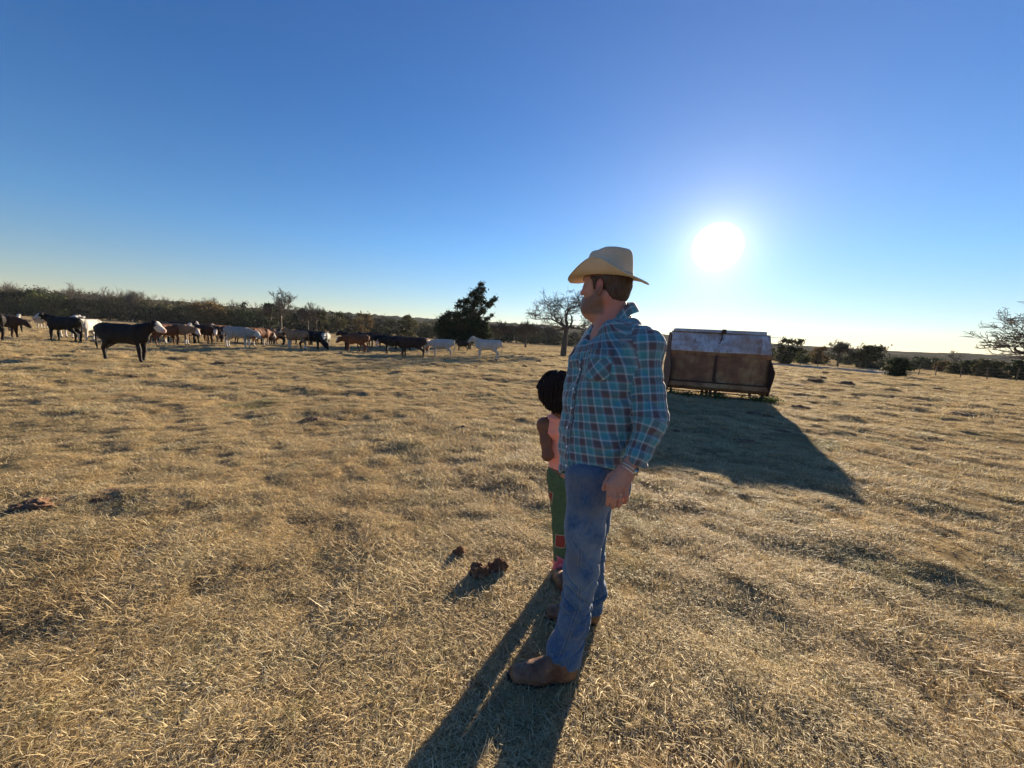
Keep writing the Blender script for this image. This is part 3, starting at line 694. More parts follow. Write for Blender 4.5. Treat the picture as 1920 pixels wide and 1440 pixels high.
# ------------------------------------------------------------------ cattle feeder
def mat_sheet(t, b):
    co = t.add('ShaderNodeTexCoord').outputs['Object']
    st = t.add('ShaderNodeMapping', ins={'Vector': co, 'Scale': (5, 5, .7)}).outputs[0]
    streak = t.noise(2.0, st, 5, .7); bl = t.noise(1.6, co, 5, .7); fn = t.noise(30, co, 4, .6)
    c = t.ramp(streak, [(.3, (.30, .26, .24)), (.55, (.54, .51, .51)), (.8, (.66, .64, .64))])
    c = t.mix(t.rng(bl, .48, .62, 0, .8), c, (.36, .24, .18)); c = t.mix(t.rng(t.noise(.9, st, 4, .6), .58, .66, 0, .7), c, (.26, .13, .07))
    c = t.mix(t.rng(fn, .6, .75, 0, .3), c, (.2, .13, .1))
    t.l.new(c, b.inputs['Base Color']); b.inputs['Metallic'].default_value = .15; bump(t, b, t.noise(2.2, co, 3, .5), .5, .05)
M_sheet = mat('galvanised_sheet', rough=.55, build=mat_sheet)
def mat_rust(t, b):
    co = t.add('ShaderNodeTexCoord').outputs['Object']
    st = t.add('ShaderNodeMapping', ins={'Vector': co, 'Scale': (3, 3, .8)}).outputs[0]
    n = t.noise(1.4, co, 6, .7); s = t.noise(2.5, st, 5, .7)
    c = t.ramp(n, [(.28, (.09, .045, .028)), (.45, (.21, .10, .052)), (.58, (.30, .175, .08)), (.75, (.40, .28, .16))])
    c = t.mix(t.rng(s, .5, .68, 0, .6), c, (.14, .055, .032)); t.l.new(c, b.inputs['Base Color']); bump(t, b, t.noise(18, co, 4, .6), .4, .01)
M_rusty = mat('rusted_steel', rough=.85, build=mat_rust)
M_dark = mat('dark_rust', (.05, .025, .018), .9)
def feeder():
    A = W(1256, 700, 12.65); B = W(1449, 700, 11.85)
    L = math.hypot(B[0]-A[0], B[1]-A[1]); rz = math.atan2(B[1]-A[1], B[0]-A[0])
    base = np.array([A[0], A[1], gz(A[0], A[1])]); root = empty('cattle_feeder', base, rz); root.scale = (1, 1, .885)
    tag(root, 'large rusty cattle feeder with a white sheet metal hopper on short legs', 'cattle feeder')
    # local: x along, y away from the camera, z up.  y=0 is the front plane of the end plates
    W_ = 1.9; cy = W_/2; ridge = 2.50; X = np.array([1., 0, 0]); Yv = np.array([0, 1., 0]); Z = np.array([0, 0, 1.])
    def pan(name, prof, x0, x1, m, thick=.012, par=root, wob=.0, nx=24):
        """open profile swept along x with a dented surface"""
        prof = np.array(prof); k = np.linspace(0, 1, len(prof)); t = np.linspace(0, 1, 14); y = np.interp(t, k, prof[:, 0]); z = np.interp(t, k, prof[:, 1]); xs = np.linspace(x0, x1, nx)
        XX, YY = np.meshgrid(xs, y, indexing='ij'); _, ZZ = np.meshgrid(xs, z, indexing='ij'); w_ = wob*fbm(XX*1.4, ZZ*2.2, o=3, s=len(name))
        mb = MB(); mb.grid(np.stack([XX, YY+w_, ZZ+w_*.4], -1)); o = mb.build(name, m, par, smooth=True, solid=thick); return o
    # hopper: white panels
    for sgn in (1, -1):
        f = lambda y: cy-sgn*(cy-y)
        pan('hopper_panel', [(f(.62), 2.36), (f(.26), 1.66)], .0, L, M_sheet, wob=.06)
        pan('hopper_skirt', [(f(.25), 1.66), (f(.27), 1.50)], .0, L, M_rusty if sgn > 0 else M_rusty, wob=.03)
        pan('bin_wall', [(f(.29), 1.52), (f(.30), .50)], .02, L-.02, M_rusty, wob=.05)
        pan('trough_lip', [(f(.16), .54), (f(.10), .38), (f(.30), .24)], .02, L-.02, M_rusty, wob=.02)
        mb = MB(); mb.tube([(0, f(.14), .55), (L, f(.14), .55)], .022, 8); mb.build('trough_rail', M_dark, root, smooth=True)
    mb = MB(); mb.prism([(.60, 2.37), (.66, ridge), (1.24, ridge), (1.30, 2.37)], (.12, 0, 0), (L-.1, 0, 0), Yv, Z); mb.build('ridge_cap', M_sheet, root, bevel=.015)
    mb = MB(); mb.box((L/2+.12, .58, 2.44), (.12, .05, .16)); mb.box((L/2+.05, .50, 2.2), (.03, .03, .42)); mb.tube([(L/2+.1, .56, 2.38), (L/2-.02, .38, 1.98)], .014, 6); mb.build('lid_latch', M_dark, root)
    mb = MB(); mb.tube([(0, .61, 2.385), (L*.5, .60, 2.375), (L, .61, 2.36)], .02, 6); mb.build('lid_edge', M_rusty, root, smooth=True)
    # end plates with the belly sticking out front and back
    prof = [(.62, 2.34), (.28, 1.64), (.26, 1.45), (-.16, 1.08), (-.14, .92), (.16, .20), (W_-.16, .20), (W_+.14, .92), (W_+.16, 1.08), (W_-.26, 1.45), (W_-.28, 1.64), (W_-.62, 2.34)]
    for x in (0, L):
        mb = MB(); mb.prism(prof, (x-.012, 0, 0), (x+.012, 0, 0), Yv, Z); mb.build('end_plate', M_dark, root)
    # middle rib, legs, skids
    mb = MB(); mb.box((L*.47, .27, 1.1), (.07, .05, .95)); mb.box((L*.47, .20, .5), (.06, .10, .4)); mb.build('middle_rib', M_dark, root)
    for x in (.12, L*.45, L*.50, L-.1):
        for y in (.3, W_-.3):
            mb = MB(); mb.box((x, y, .13), (.08, .06, .36)); mb.build('leg', M_dark, root)
    for y in (.3, W_-.3):
        mb = MB(); mb.tube([(-.1, y, .015), (L+.1, y, .015)], .045, 8); mb.build('skid', M_rusty, root, smooth=True)
    mb = MB(); mb.tube([(L, .62, 2.30), (L+.3, .62, 2.32), (L+.3, .62, 2.0)], .010, 6); mb.tube([(L, .62, 2.02), (L+.3, .62, 2.0)], .010, 6); mb.build('wire_bracket', M_wire, root)
    mb = MB(); mb.box((L-.10, .44, 1.98), (.26, .02, .025)); mb.build('hook_bar', M_dark, root)
    # weeds at the foot
    rng = np.random.RandomState(2); M_weed = leafmat('weed', (.04, .06, .02), (.08, .11, .035), (.16, .18, .07)); P = []
    for i in range(34):
        x = rng.choice([rng.uniform(0, L), rng.uniform(L-.5, L+.35)]); y = rng.uniform(-.1, .5); q = np.array([x, y, .02]); P.append(q+rng.normal(0, 1, (60, 3))*np.array([.09, .09, .05])+np.array([0, 0, .05]))
    P = np.concatenate(P); P[:, 2] = np.abs(P[:, 2]); V, F = cards(rng, P, .045); me = mesh_np('weeds', V, F, False); attr(me, 'tint', np.repeat(rng.uniform(0, 1, len(P)), 4))
    o = link('weeds', me, M_weed, None, base); o.rotation_euler = (0, 0, rz); tag(o, 'small green weeds round the feet of the cattle feeder', 'weeds', kind='stuff')
feeder()

# ------------------------------------------------------------------ dung heaps and clods
def mat_dung(t, b):
    co = t.add('ShaderNodeTexCoord').outputs['Object']
    n = t.noise(22, co, 6, .75); c = t.ramp(n, [(.3, (.06, .028, .015)), (.5, (.16, .078, .04)), (.7, (.30, .17, .085))])
    t.l.new(c, b.inputs['Base Color']); bump(t, b, n, .9, .02)
M_dung = mat('dried_dung', rough=.95, build=mat_dung)
def clod(name, loc, r, h, seed, label, cat, group=None, res=.012, par=None, sq=1.0):
    n = 28; u = np.linspace(0, 2*PI, n*2, endpoint=False); v = np.linspace(0, 1, n); U, Vv = np.meshgrid(u, v, indexing='ij')
    dx = np.cos(U)*np.sin(Vv*PI*.55); dy = np.sin(U)*np.sin(Vv*PI*.55); dz = np.cos(Vv*PI*.55)
    f = 1+.55*fbm(dx*2+seed*3.1, dy*2, dz*2, o=4, s=seed)+.16*vn(dx*7, dy*7, dz*7, s=seed)
    P = np.stack([dx*r*f, dy*r*f*sq, dz*h*f-.02], -1); m = MB(); m.grid(P, closeu=True)
    o = link(name, m.mesh(name, True), M_dung, par, loc)
    if par is None: tag(o, label, cat, group)
    return o
def DP(px, py, wpx, hpx, label, seed, name='dung_pile', cat='dung pile', group='dung piles and clods scattered over the pasture', sq=.8):
    p = G(px, py); s = p[1]/FPX; z = gz(p[0], p[1]); return clod(name, (p[0], p[1], z), wpx*.58*s, hpx*s*.8, seed, label, cat, group, sq=sq)
DP(935, 1068, 36, 36, 'big dark brown dung clod on the right of the broken heap beside the man', 1)
DP(900, 1080, 40, 34, 'reddish brown dung clod, middle and lowest of the broken heap beside the man', 2)
DP(862, 1040, 26, 24, 'small dark dung clod on the upper left of the broken heap beside the man', 3)
DP(846, 1074, 22, 9, 'flat crumbling dung clod at the left end of the broken heap beside the man', 4)
DP(58, 950, 66, 17, 'dark red dung heap near the left edge', 5); DP(28, 950, 20, 10, 'small dung clod just left of the dark red heap', 6)
DP(205, 930, 60, 6, 'long low crumbled dung mound right of the dark red heap', 7); DP(152, 1022, 12, 10, 'tiny dark clod lying alone in the left foreground', 8)
DP(6, 988, 18, 9, 'brown clod on the very left edge below the dark red heap', 9)
DP(585, 789, 30, 7, 'flat black dung pat alone in the middle of the left pasture', 10); DP(868, 805, 26, 7, 'dark dung pat left of the child', 11)
DP(352, 880, 34, 7, 'low dark clod above the left foreground, half in grass', 12)
DP(122, 674, 24, 5, 'dark flat pat in front of the black white-faced cow group at the far left', 13); DP(465, 697, 18, 5, 'reddish pat below the grey white cow', 14); DP(418, 683, 30, 4, 'long thin dark pat left of the reddish one', 15)
DP(983, 692, 9, 8, 'small upright dark clod left of the child head', 16); DP(900, 688, 12, 4, 'small pat below the white cow with raised head', 17); DP(834, 692, 9, 5, 'small dark pat left of the pat below the white cow', 18)
DP(1438, 779, 20, 9, 'dark lump in the feeder shadow near its right leg', 19); DP(1412, 772, 34, 5, 'flat dark pat in the feeder shadow left of the lump', 20)
for i, (px, py, a, b_) in enumerate([(1400, 828, 40, 8), (1270, 806, 14, 6), (1308, 808, 22, 4), (1478, 722, 26, 5), (1495, 724, 30, 5), (1527, 718, 22, 5), (1543, 714, 9, 6), (1586, 724, 22, 6), (1562, 705, 10, 4), (1547, 701, 10, 4), (1580, 706, 8, 3),
                                 (1604, 746, 11, 4), (1675, 746, 22, 4), (1628, 716, 9, 3), (1519, 700, 14, 3), (1607, 731, 12, 4), (1760, 733, 14, 4), (1712, 735, 12, 4), (1680, 722, 10, 3), (1888, 762, 20, 5), (1820, 744, 14, 4),
                                 (1500, 764, 30, 6), (1540, 780, 22, 5), (1850, 700+30, 12, 4), (640, 699, 14, 4), (728, 697, 12, 4), (560, 680, 10, 3), (1010, 680, 9, 4), (1022, 687, 8, 3), (250, 706, 14, 4), (330, 690, 14, 3), (60, 664, 14, 3), (960, 722, 16, 4), (760, 716, 14, 4), (1800, 776, 34, 6), (1640, 772, 26, 5), (1470, 806, 30, 6)]):
    DP(px, py, a, b_, 'small dark dung pat on the dry grass, one of many scattered far off', 40+i, group='small far dung pats')
# yellow fallen leaf
m = MB(); p = G(1193, 976); a = np.linspace(0, 2*PI, 12, endpoint=False); m.poly(np.stack([np.cos(a)*.022*(1+.2*np.sin(5*a)), np.sin(a)*.014*(1+.2*np.cos(3*a)), .006*np.sin(2*a)], 1))
o = m.build('fallen_leaf', mat('yellow_leaf', (.65, .42, .05), .6), solid=.0015, loc=(p[0], p[1], gz(p[0], p[1])+.05)); tag(o, 'single yellow leaf on the grass right of the man', 'leaf')
# ------------------------------------------------------------------ cattle
def mat_coat(name, base, dark=None, rough=.75, pale=(.50, .46, .41)):
    dark = dark or tuple(c*.45 for c in base)
    def bd(t, b):
        co = t.add('ShaderNodeTexCoord').outputs['Object']
        wm = t.add('ShaderNodeAttribute', attribute_name='white').outputs['Fac']; hm = t.add('ShaderNodeAttribute', attribute_name='hoof').outputs['Fac']; pm = t.add('ShaderNodeAttribute', attribute_name='pink').outputs['Fac']
        st = t.add('ShaderNodeMapping', ins={'Vector': co, 'Scale': (3, 3, 1.2)}).outputs[0]
        c = t.mix(t.rng(t.noise(2.2, st, 5, .65), .4, .62), base, dark); c = t.mix(t.math('MULTIPLY', t.noise(60, co, 3, .7), .25), c, tuple(min(1, x*1.8+.02) for x in base))
        wn = t.math('ADD', wm, t.math('MULTIPLY', t.math('SUBTRACT', t.noise(9, co, 3, .6), .5), .5))
        c = t.mix(t.rng(wn, .45, .55), c, pale); c = t.mix(t.math('MULTIPLY', pm, .8), c, (.45, .27, .23)); c = t.mix(hm, c, (.03, .026, .022))
        t.l.new(c, b.inputs['Base Color']); bump(t, b, t.noise(40, st, 3, .7), .35, .01)
        b.inputs['Specular IOR Level'].default_value = .22
    return mat(name, rough=rough, build=bd)
COAT = {'black': mat_coat('black_coat', (.012, .009, .008), rough=.7), 'brown': mat_coat('dark_brown_coat', (.045, .024, .016)), 'red': mat_coat('red_brown_coat', (.15, .058, .026)),
        'tan': mat_coat('tan_coat', (.27, .16, .09)), 'white': mat_coat('white_coat', (.42, .39, .35), (.30, .28, .25)), 'grey': mat_coat('grey_coat', (.30, .28, .25), (.21, .195, .175)), 'cream': mat_coat('cream_coat', (.42, .33, .24), (.30, .22, .15))}
M_eye = mat('eye', (.01, .008, .006), .15)
def cow_mesh(h=.022, head='up', yaw=0.0, stance=0, sc=1.0):
    """local: x forward, y left, z up; withers 1.33 m"""
    F = Field((-1.25, -.75, -.02), (1.75, .75, 1.85), h); k = .07
    F.put(rc((-.42, 0, .99), (.38, 0, .96), .322, .335, (0, 1, 0), .82), k)            # barrel
    F.put(rc((-.62, 0, 1.06), (-.2, 0, 1.02), .25, .28, (0, 1, 0), .95), k)
    F.put(rc((.42, 0, 1.22), (-.66, 0, 1.22), .10, .12, (0, 1, 0), 1.1), k)            # topline
    F.put(el((-.74, 0, 1.08), (.20, .22, .24)), k)                                      # rump
    F.put(rc((-.55, .20, 1.24), (-.55, -.20, 1.24), .05, .05), .06)                     # hip bones
    F.put(rc((-.88, .08, 1.15), (-.88, -.08, 1.15), .06, .06), .06)
    F.put(el((.60, 0, .90), (.19, .15, .22)), k)                                        # brisket
    for s in (1, -1):
        F.put(el((.46, s*.17, 1.0), (.17, .10, .30)), .06)
    # neck and head
    if head == 'up': n0, n1 = (.50, 0, 1.14), np.array([.98, .16*yaw, 1.36])
    elif head == 'low': n0, n1 = (.52, 0, 1.08), np.array([1.08, .10*yaw, .98])
    else: n0, n1 = (.52, 0, .98), np.array([1.05, .1*yaw, .48])
    F.put(rc(n0, n1, .225, .125, (0, 1, 0), .72), .09)
    F.put(rc(np.array(n0)+[.1, 0, -.22], n1+[-.02, 0, -.10], .09, .06, (0, 1, 0), .5), .08)
    dn = {'up': -.62, 'low': -1.0, 'graze': -1.9}[head]
    a = yaw*1.25; fd = unit([math.cos(a), math.sin(a), dn]); lf = np.array([-math.sin(a), math.cos(a), 0]); upv = np.cross(fd, lf)
    P = lambda f, l, u: n1+fd*f+lf*l+upv*u
    R = np.array([fd, lf, upv])
    F.put(el(P(.06, 0, .0), (.15, .125, .145), R), .05)
    F.put(rc(P(.02, 0, .03), P(.24, 0, .0), .125, .085, lf, .95), .05)
    F.put(rc(P(.25, 0, -.01), P(.34, 0, -.02), .088, .08, lf, 1.08), .03)              # muzzle
    F.put(rc(P(.03, 0, -.12), P(.26, 0, -.08), .075, .055, lf, .8), .04)                  # jaw
    F.put(rc(P(-.04, -.06, .09), P(-.04, .06, .09), .05, .05), .04)                      # poll
    for s in (1, -1):
        e0 = P(-.02, s*.10, .05); e1 = P(-.07, s*.31, .0)
        F.put(rc(e0, (e0+e1)/2, .026, .058, fd, .42), .02); F.put(rc((e0+e1)/2, e1, .058, .018, fd, .42), .02)
        F.put(el(P(.10, s*.095, .055), (.035, .028, .028)), .025); F.put(el(P(.17, s*.10, .0), (.05, .03, .04)), .02, 's'); F.put(el(P(.385, s*.045, .015), (.018, .016, .014)), .01, 's')
        F.put(el((-.34, s*.36, 1.08), (.17, .10, .12)), .09, 's'); F.put(el((.22, s*.40, 1.16), (.12, .10, .10)), .08, 's')
    # legs
    st = [((.50, .47, .50, .53), (.50, .55, .52, .55), (-.60, -.46, -.74, -.70, -.66), (-.60, -.40, -.66, -.58, -.54)),
          ((.50, .49, .46, .48), (.50, .57, .60, .63), (-.60, -.52, -.80, -.84, -.80), (-.60, -.40, -.60, -.55, -.51)),
          ((.50, .52, .54, .57), (.50, .48, .46, .49), (-.62, -.50, -.78, -.76, -.72), (-.60, -.46, -.74, -.68, -.64))][stance]
    for s, q in ((1, st[0]), (-1, st[1])):
        y = s*.15
        F.put(rc((q[0]-.02, y, .86), (q[1], y, .50), .11, .055, (0, 1, 0), .85), .05); F.put(rc((q[1], y, .50), (q[1]+.005, y, .42), .058, .055), .03)
        F.put(rc((q[1], y, .42), (q[2], y*.97, .13), .046, .038), .03); F.put(rc((q[2], y*.97, .13), (q[3], y*.97, .045), .046, .055), .02); F.put(rc((q[3], y*.97, .03), (q[3]+.015, y*.97, .02), .058, .058), .015)
    for s, q in ((1, st[2]), (-1, st[3])):
        y = s*.15
        F.put(rc((q[0], y, 1.0), (q[1]-.03, y*1.1, .76), .21, .13, (0, 1, 0), .62), .06); F.put(rc((q[1]-.03, y*1.1, .70), (q[2], y, .48), .12, .062, (0, 1, 0), .8), .05)
        F.put(rc((q[2], y, .48), (q[3], y, .14), .050, .039), .03); F.put(rc((q[3], y, .13), (q[4], y, .045), .046, .055), .02); F.put(rc((q[4], y, .03), (q[4]+.015, y, .02), .058, .058), .015)
    F.put(rc((-.90, 0, 1.23), (-.965, 0, .95), .036, .028), .03); F.put(rc((-.965, 0, .95), (-.955, 0, .62), .028, .024), .02); F.put(rc((-.955, 0, .62), (-.95, .01, .42), .045, .022), .03)
    F.put(el((-.42, 0, .66), (.13, .10, .07)), .05)
    F.disp(lambda x, y, z: .008*vn(x*9, y*9, z*5)+.018*vn(x*3.5, y*3.5, z*3)+.004*vn(x*20, y*20, z*14), .05)
    V, Q = F.net(); V = V*sc
    L = V/sc; hp = (L-n1) @ R.T
    return V, Q, L, hp, (n1, R)
_cow = {}
def cow_data(head, yaw, stance, pattern, h=.024):
    key = (head, yaw, stance, h)
    if key not in _cow: _cow[key] = cow_mesh(h, head, yaw, stance)
    V, Q, L, hp, fr = _cow[key]; k2 = key+(pattern,)
    if k2 in _cow: return _cow[k2], fr
    me = mesh_np('cow', V, Q); f, l, u = hp[:, 0], hp[:, 1], hp[:, 2]
    head_m = (sstep(-.10, .0, f))*(np.abs(l) < .135)*(u > -.2)*(f > -.12)*((L[:, 0] > .85) | (L[:, 2] < .9))
    hoof = (L[:, 2] < .075).astype(float); z = L[:, 2]; x = L[:, 0]
    white = np.zeros(len(V)); pink = np.zeros(len(V))
    if pattern in ('face', 'facelegs'): white = head_m*sstep(-.15, -.05, u+.12*sstep(.1, .3, f))*sstep(.07, .12, f+.6*np.maximum(u-.03, 0)+.25*np.minimum(u+.05, 0))*(1-np.exp(-(((f-.10)/.035)**2+((u-.04)/.03)**2))*(np.abs(l) > .07)); pink = sstep(.30, .34, f)*(np.abs(l) < .12)*head_m
    if pattern == 'blaze': white = head_m*(np.abs(l) < .05)*(u > .0)
    if pattern == 'facelegs':
        white = np.maximum(white, sstep(.40, .30, z)); white = np.maximum(white, sstep(.66, .60, z)*(np.abs(x) < .5)); white = np.maximum(white, (x > .45)*sstep(.85, .72, z)*(np.abs(L[:, 1]) < .12))
    if pattern == 'pale': white = np.maximum(sstep(.55, .4, z), head_m*.9); pink = sstep(.30, .34, f)*head_m
    attr(me, 'white', white); attr(me, 'hoof', hoof); attr(me, 'pink', pink); me.materials.append(COAT['black'])
    _cow[k2] = me; return me, fr
def cow(px, py, heading, coat, pattern, label, head='up', yaw=0.0, stance=0, scale=1.0, h=.024, name='cow', horns=False, tag_ear=False, cat='cow'):
    """heading in degrees, 0 = walking right across the picture, 90 = away from the camera"""
    p = G(px, py); me, (n1, R) = cow_data(head, yaw, stance, pattern, h)
    o = bpy.data.objects.new(name, me); C.objects.link(o); a = math.radians(heading)
    o.location = (p[0], p[1], gz(p[0], p[1])-.01); o.rotation_euler = (0, 0, a); o.scale = (scale,)*3
    o.material_slots[0].link = 'OBJECT'; o.material_slots[0].material = COAT[coat]; tag(o, label, cat, 'cattle standing in the dry pasture')
    pt = lambda f, l, u: n1+R[0]*f+R[1]*l+R[2]*u
    if h < .02 or horns:
        for s in (1, -1):
            if h < .02:
                m = MB(); t = pt(.10, s*.098, .045); V = []; n = 10
                u = np.linspace(0, 2*PI, n, endpoint=False); v = np.linspace(0, PI, 6); U, Vv = np.meshgrid(u, v, indexing='ij'); m.grid(np.stack([t[0]+.02*np.cos(U)*np.sin(Vv), t[1]+.02*np.sin(U)*np.sin(Vv), t[2]+.02*np.cos(Vv)], -1), True); m.build('eye', M_eye, o, smooth=True)
            if horns:
                m = MB(); m.tube([pt(-.03, s*.07, .11), pt(-.03, s*.20, .15), pt(0, s*.26, .26)], [.03, .024, .006], 8); m.build('horn', mat('horn', (.45, .40, .32), .5) if s > 0 else bpy.data.materials['horn'], o, smooth=True)
    return o
cow(-22, 643, 172, 'black', 'solid', 'black cow mostly cut off by the left edge of the picture', head='low')
cow(30, 622, -20, 'black', 'face', 'small black cow with white face turned to us, second from the left edge', yaw=-.5, scale=.95)
cow(80, 619, 165, 'cream', 'facelegs', 'small pale calf standing far back, left of the black cow with the white face', head='low', scale=.72, cat='calf', name='calf')
cow(122, 643, 180, 'black', 'face', 'black cow with white face on the left, in front of the pale cow', yaw=.55, stance=2)
cow(132, 634, -15, 'white', 'pale', 'pale cow mostly hidden behind the black white-faced cow', head='up', yaw=-.2)
cow(168, 641, -72, 'white', 'pale', 'white cow facing us with sunlit legs, left of the big black cow', head='up', yaw=.2)
cow(237, 677, 4, 'black', 'face', 'big black cow with white face and pink nose, nearest of the herd', yaw=.12, stance=1, h=.0145, scale=1.0)
cow(312, 646, 70, 'red', 'solid', 'reddish brown cow seen from behind, just right of the nearest black cow', head='low')
cow(333, 646, 12, 'tan', 'facelegs', 'brown cow with white face right of the reddish rump, back lit on top', head='low', yaw=-.3)
cow(359, 643, -50, 'black', 'face', 'black cow with white face looking towards us, fourth right of the nearest black cow', yaw=-.2)
cow(383, 644, -12, 'brown', 'face', 'dark brown cow with a long white face held low', head='low', yaw=-.6)
cow(404, 641, -25, 'brown', 'face', 'brown cow with white face between the low white face and the grey white cow', head='low', yaw=-.4)
cow(417, 640, 80, 'red', 'solid', 'red brown cow half hidden behind the tail of the grey white cow', head='low')
cow(340, 636, 30, 'black', 'face', 'black white-faced cow standing behind the brown one in the thick of the herd', yaw=-.5)
cow(449, 651, 2, 'grey', 'pale', 'grey white cow standing broadside in the middle of the herd, facing right', head='low', stance=2, scale=1.04)
cow(487, 649, 75, 'red', 'facelegs', 'reddish cow with sunlit rump right of the grey white cow', head='low')
cow(477, 645, 20, 'brown', 'solid', 'dark brown cow behind the head of the grey white cow', head='low')
cow(518, 646, 176, 'brown', 'solid', 'dark red brown cow facing left behind the tan cow', head='up')
cow(556, 654, 172, 'tan', 'facelegs', 'tan cow with pale legs and rump facing left in front of the dark one', head='up', stance=1)
cow(582, 655, 6, 'black', 'solid', 'black cow right of the tan cow with its head hidden', head='graze')
cow(611, 650, -75, 'grey', 'pale', 'small greyish white cow facing us at the right end of the main herd', head='low', scale=.95)
cow(661, 657, 175, 'brown', 'solid', 'brown horned cow right behind the red cow with the blaze', horns=True)
cow(667, 659, 195, 'red', 'blaze', 'red cow with white blaze turned to us, left of the right hand group', head='low', yaw=.5)
cow(686, 654, 60, 'black', 'solid', 'black cow between the red blazed cow and the red brown cow', head='low')
cow(702, 652, 5, 'red', 'solid', 'red brown cow behind, left of the small black white-faced one', head='low')
cow(716, 654, 200, 'black', 'facelegs', 'small black cow with white face and legs right of the red brown cow', head='low', yaw=.5, scale=.92)
cow(738, 662, 178, 'black', 'face', 'black cow with white face looking left, behind the dark brown cow', head='low', yaw=.15)
cow(772, 668, 180, 'brown', 'solid', 'very dark brown cow broadside facing left, largest of the right group', head='low', stance=2, scale=1.05)
cow(799, 664, 100, 'red', 'facelegs', 'red cow seen from behind with sunlit white patches, left of the white cow', head='low')
cow(828, 667, 175, 'white', 'solid', 'white cow facing left beside the red one, left of the cedar trunk', head='low')
cow(867, 660, 165, 'black', 'face', 'small black calf in front of the cedar trunk', head='up', yaw=.4, scale=.74, name='calf', cat='calf')
cow(913, 677, 180, 'white', 'solid', 'white cow with raised head facing left, nearest below the cedar', stance=0, head='up', yaw=.1)

cow(301, 640, 160, 'black', 'face', 'black cow with white face half hidden behind the head of the nearest black cow', head='low')
cow(372, 638, 15, 'red', 'face', 'red cow with white face standing at the back of the tight group', yaw=-.4)
cow(396, 637, 185, 'black', 'solid', 'black cow in the back row behind the low white face', head='low')
cow(430, 643, 170, 'brown', 'face', 'brown cow with only its back showing over the grey white cow', head='low')
cow(500, 646, 40, 'tan', 'solid', 'light tan cow standing between the reddish rump and the dark red brown cow', head='low')
cow(534, 644, 10, 'red', 'solid', 'red cow in the back row over the tan cow', head='low')
cow(567, 646, 200, 'brown', 'face', 'brown white-faced cow behind the black cow with hidden head', head='low', yaw=.3)
cow(596, 648, 185, 'black', 'solid', 'black cow behind the small greyish white cow', head='low')
cow(757, 657, 20, 'black', 'solid', 'black cow in the back row behind the broad very dark brown one', head='low')
cow(8, 632, 10, 'brown', 'solid', 'dark brown cow at the left edge behind the cut-off black cow', head='low')
# ------------------------------------------------------------------ people
def V3(*a): return np.array(a, float)
def skinmat(name, c1, c2, c3):
    def bd(t, b):
        co = t.add('ShaderNodeTexCoord').outputs['Object']; bm = t.add('ShaderNodeAttribute', attribute_name='beard').outputs['Fac']; rm = t.add('ShaderNodeAttribute', attribute_name='ruddy').outputs['Fac']
        n = t.noise(14, co, 4, .6); c = t.mix(t.rng(n, .35, .65), c1, c2); c = t.mix(rm, c, c3)
        fn = t.noise(260, co, 3, .7); bc = t.ramp(fn, [(.35, (.07, .045, .032)), (.6, (.17, .12, .09)), (.75, (.26, .20, .165))])
        c = t.mix(t.math('MULTIPLY', bm, .92), c, bc); t.l.new(c, b.inputs['Base Color']); bump(t, b, t.math('ADD', t.math('MULTIPLY', fn, t.math('ADD', bm, .15)), t.noise(70, co, 3, .6)), .35, .003)
        b.inputs['Subsurface Weight'].default_value = .12; b.inputs['Subsurface Radius'].default_value = (.012, .005, .003); b.inputs['Subsurface Scale'].default_value = 1.0
        b.inputs['Specular IOR Level'].default_value = .35
    return mat(name, rough=.55, build=bd)
M_skin = skinmat('ruddy_skin', (.50, .255, .175), (.44, .205, .14), (.50, .17, .125))
M_skin2 = skinmat('brown_skin', (.22, .088, .047), (.17, .068, .036), (.22, .085, .045))
def mat_hair(name, a, b_, sc=(60, 60, 8)):
    def bd(t, b):
        co = t.add('ShaderNodeTexCoord').outputs['Object']; st = t.add('ShaderNodeMapping', ins={'Vector': co, 'Scale': sc}).outputs[0]; n = t.noise(2, st, 4, .7)
        t.l.new(t.ramp(n, [(.35, a), (.65, b_)]), b.inputs['Base Color']); bump(t, b, n, .6, .004)
    return mat(name, rough=.6, build=bd)
M_hair = mat_hair('short_brown_hair', (.030, .016, .010), (.085, .045, .028)); M_braid = mat_hair('black_braids', (.010, .007, .007), (.030, .019, .017)); M_braid.node_tree.nodes['Principled BSDF'].inputs['Roughness'].default_value = .9; M_braid.node_tree.nodes['Principled BSDF'].inputs['Specular IOR Level'].default_value = .15

